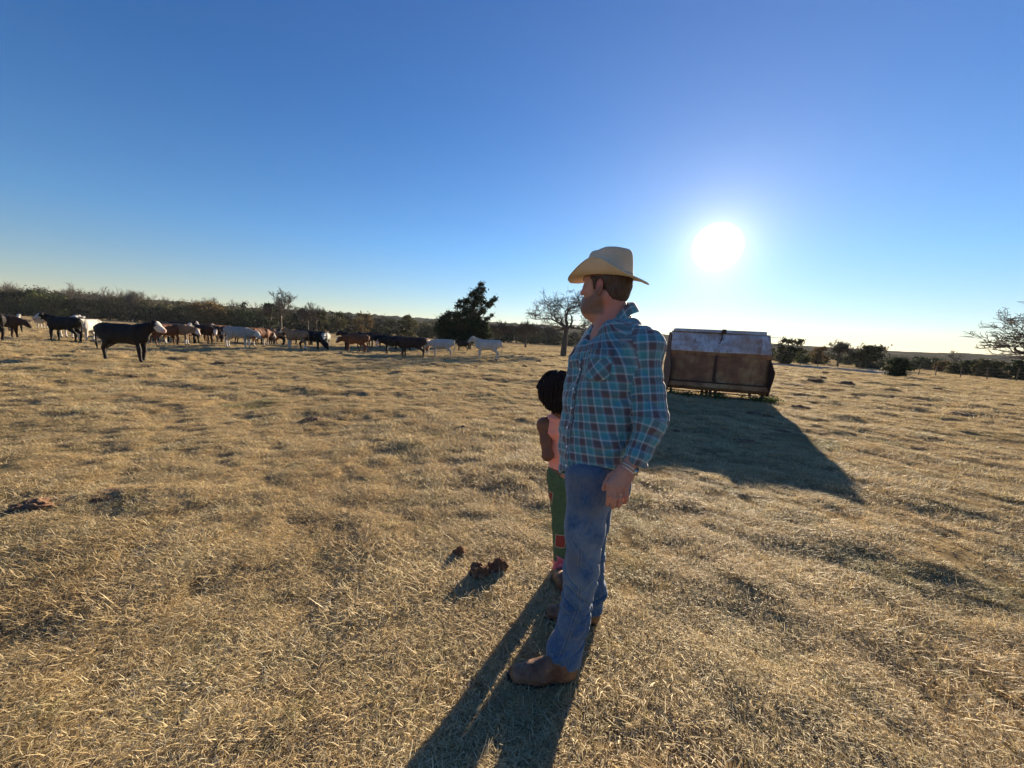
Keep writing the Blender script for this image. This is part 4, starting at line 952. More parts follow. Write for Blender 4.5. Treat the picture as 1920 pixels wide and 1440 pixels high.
def mat_plaid(t, b):
    uv = t.add('ShaderNodeUVMap', uv_map='cloth').outputs[0]; sp = t.add('ShaderNodeSeparateXYZ', ins={0: uv})
    per = .070
    def thread(x, seed):
        f = t.math('FRACT', t.math('DIVIDE', x, per))
        return t.ramp(f, [(0, (.058, .044, .050)), (.02, (.058, .042, .047)), (.30, (.052, .038, .043)), (.36, (.12, .12, .16)), (.385, (.30, .34, .36)), (.42, (.36, .40, .41)), (.455, (.12, .24, .27)), (.50, (.035, .20, .26)),
                          (.58, (.02, .10, .16)), (.61, (.035, .23, .24)), (.66, (.02, .10, .15)), (.69, (.04, .24, .25)), (.76, (.02, .11, .17)), (.79, (.04, .24, .25)), (.86, (.10, .26, .33)), (.90, (.18, .26, .30)), (.93, (.14, .18, .23)), (.97, (.09, .075, .10)), (1, (.085, .055, .068))])
    wob = t.noise(3.0, uv, 2, .5); u = t.math('ADD', sp.outputs[0], t.math('MULTIPLY', wob, .012)); v = t.math('ADD', sp.outputs[1], t.math('MULTIPLY', wob, -.014))
    cu = thread(u, 0); cv = thread(v, 1)
    # twill: the two thread systems alternate; at this size they read as an even blend
    c = t.mix(.5, cu, cv); hs = t.add('ShaderNodeHueSaturation', ins={'Color': c, 'Saturation': 1.02, 'Value': 1.36}); c = hs.outputs[0]
    wv = t.noise(900, uv, 2, .6); c = t.mix(.12, c, t.ramp(wv, [(.3, (0.02, .03, .05)), (.7, (.5, .55, .6))]))
    t.l.new(c, b.inputs['Base Color']); bump(t, b, wv, .15, .001); b.inputs['Sheen Weight'].default_value = .6; b.inputs['Sheen Roughness'].default_value = .4
    tr = t.add('ShaderNodeBsdfTranslucent', ins={'Color': c}); 
    b.inputs['Specular IOR Level'].default_value = .15
M_plaid = mat('blue_plaid_cloth', rough=.85, build=mat_plaid)
def mat_denim(t, b):
    co = t.add('ShaderNodeTexCoord').outputs['Object']; fd = t.add('ShaderNodeAttribute', attribute_name='fade').outputs['Fac']; dt = t.add('ShaderNodeAttribute', attribute_name='dirt').outputs['Fac']
    st = t.add('ShaderNodeMapping', ins={'Vector': co, 'Scale': (60, 60, 9)}).outputs[0]; n = t.noise(4, st, 4, .7); m = t.noise(7, co, 5, .65)
    c = t.ramp(n, [(.3, (.012, .040, .098)), (.52, (.034, .088, .18)), (.72, (.10, .175, .28))])
    c = t.mix(t.math('MULTIPLY', t.rng(m, .40, .58), t.math('ADD', .15, t.math('MULTIPLY', fd, .6))), c, (.18, .235, .28))
    c = t.mix(t.math('MULTIPLY', t.rng(m, .35, .6), dt), c, (.14, .125, .11)); t.l.new(c, b.inputs['Base Color']); bump(t, b, t.noise(500, co, 2, .6), .3, .001)
    b.inputs['Sheen Weight'].default_value = .25; b.inputs['Specular IOR Level'].default_value = .15
M_denim = mat('worn_denim', rough=.85, build=mat_denim)
M_thread = mat('denim_thread', (.30, .26, .20), .8)
def mat_felt(t, b):
    co = t.add('ShaderNodeTexCoord').outputs['Object']; c = t.mix(t.rng(t.noise(9, co, 5, .6), .35, .65), (.52, .42, .29), (.61, .51, .38)); c = t.mix(t.rng(t.noise(30, co, 3, .7), .6, .75, 0, .25), c, (.30, .20, .13))
    t.l.new(c, b.inputs['Base Color']); bump(t, b, t.noise(400, co, 2, .6), .2, .001); b.inputs['Sheen Weight'].default_value = .3; b.inputs['Specular IOR Level'].default_value = .1
M_felt = mat('tan_felt', rough=.95, build=mat_felt); M_band = mat('hat_band', (.44, .34, .23), .9)
def mat_leather(t, b):
    co = t.add('ShaderNodeTexCoord').outputs['Object']; n = t.noise(16, co, 6, .7)
    c = t.ramp(n, [(.3, (.055, .024, .012)), (.5, (.13, .060, .030)), (.7, (.25, .14, .08))]); t.l.new(c, b.inputs['Base Color']); bump(t, b, t.noise(45, co, 5, .7), .5, .003)
M_boot = mat('scuffed_leather', rough=.55, build=mat_leather); M_sole = mat('boot_sole', (.022, .016, .013), .8); M_soled = mat('boot_welt', (.38, .25, .14), .7)
M_gold = mat('gold', (.85, .55, .22), .25, Metallic=1.0); M_steel = mat('steel', (.5, .48, .44), .3, Metallic=1.0); M_glass = mat('watch_glass', (.03, .03, .025), .08); M_bead = mat('pale_beads', (.72, .66, .52), .35)
M_snap = mat('pearl_snap', (.75, .78, .78), .25)

def finish(name, F, m, parent, attrs=None, uvf=None):
    V, Q = F.net(); me = mesh_np(name, V-ORG, Q)
    for k, fn in (attrs or {}).items(): attr(me, k, fn(V))
    if uvf is not None:
        uv = uvf(V, Q); l = me.uv_layers.new(name='cloth'); l.data.foreach_set('uv', uv.reshape(-1).astype(np.float32))
    o = link(name, me, m, parent); return o, V, Q

def head_prims(F, O, f, l, u, sc=1.0, neck=None, nr=.064, child=False):
    """f forward, l left, u up of the head; O between the ears"""
    R = np.array([f, l, u]); P = lambda a, b, c: O+sc*(f*a+l*b+u*c); s = sc
    F.put(el(P(-.012, 0, .036), V3(.100, .078, .092)*s, R), .01)
    F.put(el(P(.030, 0, .0), V3(.068, .070, .085)*s, R), .02)
    F.put(el(P(.036, 0, -.058), V3(.058, .060, .055)*s, R), .025)
    F.put(rc(P(-.015, .052, -.045), P(.070, .020, -.092), .026*s, .022*s), .02); F.put(rc(P(-.015, -.052, -.045), P(.070, -.020, -.092), .026*s, .022*s), .02)
    F.put(el(P(.078, 0, -.088), V3(.024, .026, .022)*s, R), .018)
    F.put(rc(P(.080, .036, .030), P(.080, -.036, .030), .018*s, .018*s), .014)
    for q in (1, -1):
        F.put(el(P(.092, q*.033, .010), V3(.016, .020, .013)*s, R), .010, 's'); F.put(el(P(.078, q*.032, .009), V3(.013, .015, .012)*s, R), .004)
        F.put(rc(P(.085, q*.018, .004), P(.070, q*.05, -.020), .014*s, .018*s), .02)
    F.put(rc(P(.092, 0, .014), P(.112, 0, -.024), .009*s, .012*s), .012)
    for q in (1, -1): F.put(el(P(.100, q*.013, -.028), V3(.011, .009, .009)*s, R), .006)
    F.put(el(P(.092, 0, -.056), V3(.016, .025, .010)*s, R), .008); F.put(el(P(.090, 0, -.068), V3(.015, .022, .009)*s, R), .006); F.put(el(P(.106, 0, -.0615), V3(.012, .024, .0022)*s, R), .003, 's')
    if neck is not None:
        F.put(rc(P(-.028, 0, -.040), neck, nr*s, nr*1.12), .03)
        F.put(rc(P(.030, 0, -.092), (neck+P(.03, 0, -.10))/2, .034*s, .04*s), .03)
    for q in (1, -1):
        ef = unit(f*.93-l*q*.30); en = unit(l*q+f*.25)   # ear plane: ef forward along ear, en outward normal
        c = P(-.004, q*.082, -.006); Re = np.array([ef, en, u])
        F.put(el(c, V3(.019, .009, .033)*s, Re), .006); F.put(el(c-u*.024*s, V3(.011, .008, .014)*s, Re), .006)
        F.put(el(c+en*.009*s+ef*.003*s+u*.004*s, V3(.011, .006, .021)*s, Re), .004, 's')
    return P, R

def foot(parent, heel, toe, ankle, sc=1.0, welt=False, name='boot', shaft=.16, m=None, shaft_r=.052, shaft_top=None):
    m = m or M_boot
    d = unit((toe-heel)*[1, 1, 0]); sd_ = np.cross([0, 0, 1.], d); L = np.linalg.norm((toe-heel)[:2])
    lo = np.minimum(np.minimum(heel, toe), ankle)-.11; hi = np.maximum(np.maximum(heel, toe), ankle)+V3(.11, .11, shaft); lo[2] = min(heel[2], toe[2])-.03
    F = Field(lo, hi, .005*max(sc, .8)); z0 = heel[2]; P = lambda a, b, c: heel+d*a*L+sd_*b+V3(0, 0, c)
    s = sc
    F.put(rc(P(.06, 0, .036*s), P(.18, 0, .038*s), .035*s, .037*s, sd_, .98), .02); F.put(rc(P(.07, 0, .07*s), P(.18, 0, .08*s), .036*s, .040*s, sd_, .85), .02)
    F.put(rc(P(.16, 0, .045*s), P(.62, 0, .036*s), .040*s, .042*s, sd_, 1.05), .02)
    F.put(rc(P(.50, .006*s, .034*s), P(.86, 0, .031*s), .042*s, .037*s, sd_, 1.16), .02)
    F.put(rc(P(.26, 0, .100*s), P(.62, 0, .060*s), .038*s, .022*s), .035)
    an = ankle if shaft_top is None else shaft_top
    F.put(rc(P(.50, 0, .050*s), P(.84, 0, .040*s), .036*s, .028*s), .02)
    F.put(rc(P(.15, 0, .09*s), an, .050*s, shaft_r*s, d, 1.08), .03)
    F.disp(lambda x, y, z: .0012*vn(x*38, y*38, z*60)+.001*vn(x*90, y*90, z*90), .02)
    zz = z0+.020*s; F.cut(lambda X, Y, Z: (zz-Z)+0*X+0*Y)
    b, Vb, _ = finish(name, F, m, parent)
    # sole, follows the outline
    n = 40; t = np.linspace(0, 2*PI, n, endpoint=False); a = .5-.5*np.cos(t); wd = (.036+.013*np.sin(np.clip((a-.30)/.62, 0, 1)*PI)-.004*np.exp(-((a-.35)/.13)**2))*s
    xx = -.03/L*0+a*(1.02)-.01; side = np.sin(t); side = np.sign(side)*np.abs(side)**.62
    ring = np.stack([heel+d*x_*L*1.0+d*(.0)+sd_*sg*w_ for x_, sg, w_ in zip(xx*(1+.02)-.01, side, wd)])
    mb = MB(); r0 = ring.copy(); r0[:, 2] = z0-.004; r1 = ring.copy(); r1[:, 2] = z0+.024*s; r0 = r0-ORG; r1 = r1-ORG; i = np.arange(n); j = (i+1) % n
    r1[:, 2] = z0+.020*s-ORG[2]; mb.add(np.vstack([r0, r1]), np.stack([i, j, j+n, i+n], 1)); mb.poly(r0[::-1]); mb.poly(r1); so = mb.build('sole', M_sole, b, bevel=.003)
    mb = MB(); q = (ring-ORG).copy(); q[:, 2] = z0-ORG[2]+.021*s; q = np.vstack([q, q[:1]]); mb.tube(q, .0045*s, 5, cap=False); mb.build('welt', M_soled if welt else M_sole, b, smooth=True)
    return b

# ---- the man
FT = unit([-.94, -.34, 0]); LT = np.array([-FT[1], FT[0], 0]); LT = unit([.34, -.94, 0]); UP = V3(0, 0, 1)
a_ = math.radians(35); HF = unit([-math.cos(a_), math.sin(a_), .02]); HL = unit([-math.sin(a_), -math.cos(a_), 0]); HU = np.cross(HF, HL)
heelN = G(1072, 1279); toeN = G(953, 1280); heelF = G(1117, 1172); toeF = G(1022, 1160)
ORG = V3((heelN[0]+toeF[0])/2, (heelN[1]+heelF[1])/2, 0)
zg = 0.012
for p in (heelN, toeN, heelF, toeF): p[2] = zg
man = empty('person', ORG); tag(man, 'tall man in tan cowboy hat, blue plaid shirt and jeans, looking left', 'person')
HO = W(1136, 539, 1.87); NB = W(1154, 612, 1.86); HS = 1.05
hipL = W(1104, 892, 1.712); kneeL = W(1089, 1072, 1.635); ankL = W(1057, 1222, 1.60)
hipR = W(1118, 892, 1.875); kneeR = W(1106, 1045, 1.92); ankR = W(1108, 1138, 1.945)
shL = W(1209, 652, 1.68); elL = W(1218, 786, 1.61); wrL = W(1181, 874, 1.56)
shR = W(1124, 648, 2.02); elR = W(1112, 762, 2.09); wrR = W(1092, 850, 2.07)
TC = [(W(1146, 634, 1.84), .080, .150), (W(1139, 680, 1.84), .138, .190), (W(1127, 750, 1.83), .146, .180), (W(1118, 810, 1.82), .146, .173), (W(1109, 890, 1.795), .136, .180)]
def torso(F, g=0.0, k=.05):
    """stack of ellipses: radius along the chest direction, and across"""
    for (c0, a0, b0), (c1, a1, b1) in zip(TC[:-1], TC[1:]):
        F.put(rc(c0, c1, a0+g, a1+g, LT, (b0+b1)/(a0+a1)), k)
def hand(F, wr, kn, dfing, palmn, side, r=1.0, curl=.5, thumb=None):
    """wr wrist, kn centre of the knuckles, side unit vector from little finger to index finger, palmn towards the palm"""
    F.put(rc(wr, wr+(kn-wr)*.35, .027*r, .030*r, palmn, .72), .015)
    w_ = .034*r; n4 = [(1.0, 1.0, .0100, 1.0), (.36, 1.10, .0103, 1.03), (-.30, 1.04, .0098, 1.0), (-.92, .84, .0088, .95)]
    for (s_, ln, rad, fr) in n4:
        b = kn+side*w_*s_*.92+(wr-kn)*(.06*abs(s_-.2)); F.put(rc(wr+(kn-wr)*.22+side*w_*s_*.45, b, .019*r, .0135*r, palmn, .85), .012)
        d = unit(dfing+side*.035*s_); p = b; L = .040*r*ln; cv = curl
        for sg in range(3):
            q = p+d*L; F.put(rc(p, q, rad*r*(1.12-.06*sg), rad*r*(1.04-.09*sg)), .004 if sg else .006); p = q; L *= .70
            d = unit(d*math.cos(cv)+palmn*math.sin(cv)); cv *= 1.1
    tb = wr+(kn-wr)*.30+side*.020*r+palmn*.016; t1 = tb+(unit(kn-wr)*.034+side*.010+palmn*.020)*r; t2 = t1+(unit(kn-wr)*.034-side*.002+palmn*.010)*r; t3 = t2+(unit(kn-wr)*.024-side*.006+palmn*.004)*r
    F.put(rc(wr+(kn-wr)*.2+side*.012*r, t1, .021*r, .0145*r), .014); F.put(rc(t1, t2, .0135*r, .0115*r), .004); F.put(rc(t2, t3, .0115*r, .009*r), .004)
knL = W(1157, 912, 1.53); hd = unit(W(1158, 945, 1.52)-knL); dpL = unit(W(1128, 909, 1.53)-W(1181, 917, 1.53))
pn = unit(np.cross(hd, dpL)); pn = pn if pn[1] > 0 else -pn
def build_man():
    allp = [HO, NB, hipL, hipR, kneeL, kneeR, ankL, ankR, shL, elL, wrL, shR, elR, wrR, knL, heelN, toeN, heelF, toeF]
    lo = np.min(allp, 0)-.13; hi = np.max(allp, 0)+.16; lo[2] = 0
    F = Field(lo, hi, .0036)
    P, R = head_prims(F, HO, HF, HL, HU, HS, NB, .060)
    F.put(rc(HO+HF*.055-HU*.108, NB+HF*.03-HU*-.03, .050, .058), .04)
    F.put(rc(NB+FT*.02, NB+FT*.075-UP*.11, .062, .055, LT, 1.3), .03)
    F.put(rc(NB, TC[0][0], .075, .09, LT, 1.2), .04)
    torso(F, -.034)
    for s_, e_, w_, kn_ in ((shL, elL, wrL, None), (shR, elR, wrR, None)):
        F.put(rc(TC[0][0]*.5+s_*.5, s_, .075, .06), .05); F.put(rc(s_, e_, .055, .043), .03); F.put(rc(e_, w_, .042, .028), .02)
    hand(F, wrL, knL, hd, pn, dpL, 1.12, .45)
    kR = wrR+unit([-.35, .1, -.85])*.09; hand(F, wrR, kR, unit(kR-wrR), unit([-.2, .9, 0]), unit([-.9, -.2, .1]), 1.0, .4)
    for h_, k_, a__ in ((hipL, kneeL, ankL), (hipR, kneeR, ankR)):
        F.put(rc(h_, k_, .080, .050), .05); F.put(rc(k_, a__, .048, .034), .03)
    for he, to, an in ((heelN, toeN, ankL), (heelF, toeF, ankR)):
        d = unit(to-he); F.put(rc(he+d*.03+UP*.065, to-d*.05+UP*.048, .026, .022), .02); F.put(rc(an, he+d*.05+UP*.07, .036, .03), .03)
    def beard(V):
        q = (V-HO)/HS @ np.array([HF, HL, HU]).T; f, l, u = q.T
        m = sstep(-.022, -.045, u+.018*sstep(.02, .06, f)-.035*sstep(.02, -.02, f)*(np.abs(l) > .04))*sstep(-.035, -.010, f)*sstep(-.135, -.115, u)
        m = np.maximum(m, sstep(.03, .0, np.abs(f+.0-.018))*(np.abs(l) > .05)*(u > -.05)*(u < .05)*.8)      # sideburn
        m = np.maximum(m, (f > .085)*sstep(-.034, -.040, u)*(u > -.055)*(np.abs(l) < .032))                   # moustache
        m *= 1-(np.abs(u+.0615) < .010)*(np.abs(l) < .02)*(f > .085)
        eb = (np.abs(u-.030-.004*0) < .006)*(np.abs(np.abs(l)-.033) < .020)*(f > .07)
        return np.clip(np.maximum(m*.85, eb*.9), 0, 1)
    def ruddy(V):
        q = (V-HO)/HS @ np.array([HF, HL, HU]).T; f, l, u = q.T; r = np.linalg.norm(q, axis=1)
        return np.clip(((np.abs(l) > .076)*(r < .11))*.9+sstep(-.05, -.02, u*-1)*0+(f > .08)*(np.abs(u+.02) < .02)*.6+(f < -.01)*(u < -.04)*(r < .2)*.55, 0, 1)
    finish('body', F, M_skin, man, {'beard': beard, 'ruddy': ruddy})
    # hair: short, below the hat
    Fh = Field(HO-.16, HO+.16, .003); P = lambda a, b, c: HO+HS*(HF*a+HL*b+HU*c); R = np.array([HF, HL, HU])
    Fh.put(el(P(-.014, 0, .036), V3(.106, .084, .096)*HS, R), .01); Fh.put(el(P(-.050, 0, -.018), V3(.060, .068, .062)*HS, R), .02); 
    Fh.put(rc(P(.022, .074, .03), P(.020, .074, -.012), .010, .006), .01); Fh.put(rc(P(.022, -.074, .03), P(.020, -.074, -.012), .010, .006), .01)
    for q in (1, -1):
        Fh.put(el(P(.000, q*.086, -.008), V3(.026, .022, .036)*HS, R), .004, 's')
    Fh.put(el(P(.075, 0, -.02), V3(.060, .12, .075)*HS, R), .008, 's'); Fh.put(el(P(.012, 0, -.09), V3(.042, .12, .068)*HS, R), .008, 's')
    hcl = HO+HU*.042; Fh.cut(lambda X, Y, Z: (X-hcl[0])*HU[0]+(Y-hcl[1])*HU[1]+(Z-hcl[2])*HU[2]); Fh.disp(lambda x, y, z: .0022*vn(x*150, y*150, z*45)+.003*vn(x*50, y*50, z*25), .02)
    finish('hair', Fh, M_hair, man)
    # shirt
    lo = np.min([TC[-1][0], shL, shR, elL, wrL, elR, wrR, NB, TC[2][0]], 0)-.21; hi = np.max([NB, shL, shR, elL], 0)+.2; lo[2] = W(1109, 880, 1.70)[2]-.16
    Fs = Field(lo, hi, .0044); torso(Fs, .012, .06)
    Fs.put(rc(NB-UP*.035, TC[0][0], .048, .085, LT, 1.25), .05)
    trL = W(1180, 619, 1.77); trR = W(1134, 614, 1.95)
    Fs.put(rc(trL, shL+V3(-.008, 0, .004), .052, .084), .06); Fs.put(rc(trR, shR, .055, .070), .06)
    hemn = unit(V3(.03, .50, 1)); hem0 = W(1100, 877, 1.68)
    tor = Fs.f.copy()
    S = Field(lo, hi, .0044)
    cuffL = W(1187, 866, 1.575); 
    for a__, b__, ra, rb in ((shL-V3(0,0,.012), elL, .076, .074), (elL, cuffL+V3(.012, 0, .012), .074, .054), (cuffL+V3(.014, 0, .03), cuffL, .047, .045), (shR, elR, .080, .070), (elR, wrR, .070, .048)):
        S.put(rc(a__, b__, ra, rb), .02)
    def fold(x, y, z):
        n1 = vn(x*9+z*3, y*9, z*5, s=4); n2 = 1-np.abs(vn(x*11-z*5, y*11+z*4, z*9, s=9)); n3 = 1-np.abs(vn(x*7+z*7, y*7, z*13, s=14)); c1 = np.exp(-(vn(x*9-z*6, y*9+z*4, z*8, s=31)/.13)**2); c2 = np.exp(-(vn(x*15, y*15+z*8, z*11, s=37)/.12)**2); return .010*n1+.012*(n2-.65)+.008*(n3-.65)+.005*c1+.003*c2
    def sfold(x, y, z):
        d = np.sqrt((x-elL[0])**2+(y-elL[1])**2+(z-elL[2])**2); k = 1-np.abs(vn(x*8, y*8, z*24+x*9, s=2)); c = np.sqrt((x-cuffL[0])**2+(y-cuffL[1])**2+(z-cuffL[2])**2)
        return .012*vn(x*10, y*10, z*7, s=8)+(k-.55)*(.012*np.exp(-(d/.11)**2)+.016*np.exp(-(c/.10)**2))+.005*np.exp(-(vn(x*10+z*9, y*10, z*14, s=41)/.15)**2)+.006*(.4-np.abs(vn(x*6+z*6, y*9, z*12, s=5)))
    Fs.disp(fold, .05); S.disp(sfold, .05)
    Fs.put((np.min([shL, elL, wrL], 0)-.01, np.max([shL, elL], 0), lambda X, Y, Z: 1+0*X+0*Y+0*Z), .01)
    tor = Fs.f.copy(); slv = S.f.copy(); zz_ = Fs.xyz()[2]; k = (.012+.07*np.clip((zz_-(shL[2]-.10))/.12, 0, 1)).astype(np.float32); h = np.clip(.5+.5*(tor-slv)/k, 0, 1); Fs.f = (tor+(slv-tor)*h-k*h*(1-h)).astype(np.float32)
    # hem: cut, then hollow above it; same at the neck
    X, Y, Z = Fs.xyz(); dh = (X-hem0[0])*hemn[0]+(Y-hem0[1])*hemn[1]+(Z-hem0[2])*hemn[2]
    nearsl = slv < .012
    hemc = np.where(nearsl, -1, -dh-.006*np.sin(X*30)); Fs.f = np.maximum(Fs.f, hemc).astype(np.float32)
    Fs.f = np.where((dh < .06) & (~nearsl) & (slv > .02), np.maximum(Fs.f, -(tor+.012)), Fs.f).astype(np.float32)
    # open cuff (left)
    cd = unit(cuffL-elL); dc = (X-cuffL[0])*cd[0]+(Y-cuffL[1])*cd[1]+(Z-cuffL[2])*cd[2]
    near = ((X-cuffL[0])**2+(Y-cuffL[1])**2+(Z-cuffL[2])**2) < .11**2
    Fs.f = np.where(near & (slv < .02), np.maximum(Fs.f, dc-.010), Fs.f); Fs.f = np.where(near & (dc > -.03) & (slv < .02), np.maximum(Fs.f, -(slv+.008)), Fs.f).astype(np.float32)
    # neckline: open V at the front
    vfn = lambda q: q
    Fs.put(rc(NB+UP*.10, NB-UP*.03, .066, .058), .006, 's'); Fs.put(rc(NB+FT*.06+UP*.05, NB+FT*.160-UP*.075, .062, .022, LT, .85), .008, 's')
    ax0 = TC[-1][0]; axd = unit(TC[1][0]-TC[-1][0])
    def uvf(V, Q):
        cN = V[Q].mean(1); P0 = V[Q]                         # (m,4,3)
        # which chart
        q_ = (cN-Fs.lo)/Fs.h; i = np.clip(np.floor(q_).astype(int), 0, Fs.n-2); w_ = q_-i; D = slv-tor; acc = 0
        for a in (0, 1):
            for b_ in (0, 1):
                for c in (0, 1): acc = acc+D[i[:, 0]+a, i[:, 1]+b_, i[:, 2]+c]*(w_[:, 0] if a else 1-w_[:, 0])*(w_[:, 1] if b_ else 1-w_[:, 1])*(w_[:, 2] if c else 1-w_[:, 2])
        pt = W(1192, 640, 1.66); nr_ = unit(LT*.75-FT*.6+UP*.42); sd3 = (cN-pt) @ nr_; sl = ((acc < 0) & (sd3 > -.035-1.5*np.maximum(0, shL[2]-.09-cN[:, 2]))) | ((sd3 > 0) & (np.linalg.norm(cN-shL, axis=1) < .13))
        uv = np.zeros(P0.shape[:2]+(2,))
        r = P0-ax0; v = r @ axd; fx = r @ FT; fy = r @ LT; an = np.arctan2(fy, fx); an0 = an[:, :1]; an = an0+np.arctan2(np.sin(an-an0), np.cos(an-an0))
        uv[..., 0] = an*.165*.97+v*.24; uv[..., 1] = v*.97-an*.165*.10
        def arm(s_, e_, w_, m):
            d1 = unit(e_-s_); L1 = np.linalg.norm(e_-s_); d2 = unit(w_-e_); q = P0[m]; t1 = (q-s_) @ d1; c = cN[m]; up_ = (((c-e_) @ unit(d1+d2)) < 0)[:, None]
            v_ = np.where(up_, t1, L1+(q-e_) @ d2)
            A = unit(np.cross(d1, FT)); B = np.cross(d1, A); A2 = unit(np.cross(d2, FT)); B2 = np.cross(d2, A2)
            g1 = np.arctan2((q-s_) @ B, (q-s_) @ A); g2 = np.arctan2((q-e_) @ B2, (q-e_) @ A2); g = np.where(up_, g1, g2); g0 = g[:, :1]; g = g0+np.arctan2(np.sin(g-g0), np.cos(g-g0))
            o = np.stack([g*.08+.02, -v_+.03], -1); return o
        mL = sl & (np.linalg.norm(cN-elL, axis=1) < np.linalg.norm(cN-elR, axis=1)); mR = sl & ~mL
        uv[mL] = arm(shL, elL, cuffL, mL); uv[mR] = arm(shR, elR, wrR, mR); return uv
    sh, Vs, Qs = finish('shirt', Fs, M_plaid, man, None, uvf)
    # surface finder on the torso for pocket, placket and snaps: march along a ray from the axis
    def surf(ang_, hgt, out=0.0):
        c = ax0+axd*hgt; d = FT*math.cos(ang_)+LT*math.sin(ang_); t = np.arange(.05, .40, .002); pts = c+d*t[:, None]; i = np.clip(((pts-Fs.lo)/Fs.h).round().astype(int), 0, Fs.n-1); f = tor[i[:, 0], i[:, 1], i[:, 2]]
        k_ = np.nonzero(f < 0)[0]; k_ = k_[-1] if len(k_) else 0; return pts[k_]+d*out
    def patch(name, corners_fn, nu, nv, th, m, uvrot=0.0, out=.004):
        """quad patch laid on the torso; corners_fn(a,b)->(angle,height)"""
        G_ = np.array([[surf(*corners_fn(a, b), out) for b in np.linspace(0, 1, nv)] for a in np.linspace(0, 1, nu)])
        for _ in range(2):
            G_[1:-1, 1:-1] = (G_[1:-1, 1:-1]*2+G_[:-2, 1:-1]+G_[2:, 1:-1]+G_[1:-1, :-2]+G_[1:-1, 2:])/6
        mb = MB(); mb.grid(G_-ORG); me = mb.mesh(name, True); l = me.uv_layers.new(name='cloth'); vv = np.zeros(len(me.loops), int); me.loops.foreach_get('vertex_index', vv); Vv = G_.reshape(-1, 3)[vv]
        r = Vv-ax0; an = np.arctan2(r @ LT, r @ FT)*.165; hv = r @ axd; c_, s_ = math.cos(uvrot), math.sin(uvrot); l.data.foreach_set('uv', np.stack([an*c_-hv*s_+.013*bool(uvrot), an*s_+hv*c_], 1).reshape(-1).astype(np.float32))
        o = link(name, me, m, sh); q = o.modifiers.new('solid', 'SOLIDIFY'); q.thickness = th; q.offset = 1; return o
    for sg in (1, -1):
        a0, a1, h0, h1 = sg*.46, sg*1.06, .485, .60
        patch('pocket', lambda a, b: (a0+(a1-a0)*a, h0+(h1-h0)*b-.018*(1-abs(2*a-1))*(1-b)), 14, 12, .003, M_plaid, .79)
        patch('pocket_flap', lambda a, b: (a0+(a1-a0)*a*1.02, h1+.012-(.052*(1-b))*(.62+.38*(1-abs(2*a-1)))), 15, 8, .004, M_plaid, 0, .008)
    patch('placket', lambda a, b: (.02+.16*a, .01+.55*b), 4, 40, .003, M_plaid, .0, .004)
    for hgt in (.06, .15, .24, .33, .42, .51):
        c = surf(.10, hgt, .010)-ORG; mb = MB(); mb.tube([c, c+FT*.004], [.0062, .005], 10); mb.build('snap_button', M_snap, sh, smooth=True)
    for sg in (1, -1):
        c = surf(sg*.76, .565, .005)-ORG; d = FT*math.cos(.72)+LT*math.sin(sg*.72); mb = MB(); mb.tube([c, c+d*.004], [.0062, .005], 10); mb.build('snap_button', M_snap, sh, smooth=True)
    # collar: stand plus turned-down leaf with points
    n = 60; th = np.linspace(-2.62, 2.62, n); G_ = []
    nu_ = unit(UP+FT*.42); e1 = unit(FT-nu_*(FT @ nu_)); e2 = np.cross(nu_, e1)
    cc = NB-FT*.012+UP*.058
    for t in th:
        back = t+PI; d = -e1*math.cos(t)+e2*math.sin(t); fr = sstep(1.5, 2.6, abs(t)); dz = -.045*fr+.010*math.exp(-((abs(t)-1.5)/.7)**2); rr = .073+.020*fr
        col = []
        for (dr, h_) in ((-.002, -.018), (.0, .012), (.001, .024), (.004, .029), (.009, .027), (.013, .014), (.018+.016*fr, -.004-.012*fr), (.022+.028*fr, -.022-.022*fr)):
            col.append(cc+d*(rr+dr)+nu_*(h_+dz+.006)+e1*.030*fr)
        G_.append(col)
    G_ = np.array(G_); mb = MB(); mb.grid(G_-ORG); me = mb.mesh('collar', True); l = me.uv_layers.new(name='cloth'); vv = np.zeros(len(me.loops), int); me.loops.foreach_get('vertex_index', vv)
    uu = np.repeat(th*.09, G_.shape[1]); ww = np.tile([0, .03, .05, .056, .062, .08, .1, .118], n); l.data.foreach_set('uv', np.stack([uu[vv], ww[vv]+.02], 1).reshape(-1).astype(np.float32))
    o = link('collar', me, M_plaid, sh); q = o.modifiers.new('solid', 'SOLIDIFY'); q.thickness = .003; q = o.modifiers.new('sub', 'SUBSURF'); q.levels = q.render_levels = 1
    # jeans
    lo = np.min([hipL, hipR, kneeL, ankL, ankR], 0)-.17; hi = np.max([hipL, hipR, kneeR, ankR], 0)+.17; lo[2] = 0; hi[2] = hipL[2]+.14
    J = Field(lo, hi, .0042); pc = (hipL+hipR)/2+UP*.02
    J.put(rc(pc+UP*.09, pc-UP*.03, .122, .128, LT, 1.18), .05); J.put(el(pc-FT*.055-UP*.03+LT*.06, (.10, .10, .12)), .05); J.put(el(pc-FT*.055-UP*.03-LT*.06, (.10, .10, .12)), .05)
    def leg(h_, k_, an, r0, r1, r2, r3):
        J.put(rc(h_, h_*.45+k_*.55, r0, r1*1.06), .05); J.put(rc(h_*.45+k_*.55, k_, r1*1.06, r1), .04); mid = k_*.4+an*.6+V3(.016, 0, 0); J.put(rc(k_, mid, r1, r2), .03); J.put(rc(mid, an, r2, r3), .03); J.put(rc(an, an+V3(.012, 0, -.06), r3, r3), .02)
    leg(hipR, kneeR, ankR, .104, .078, .068, .066); leg(hipL, kneeL, ankL+V3(0, 0, 0), .104, .078, .067, .076)
    cuts = []
    X, Y, Z = J.xyz()
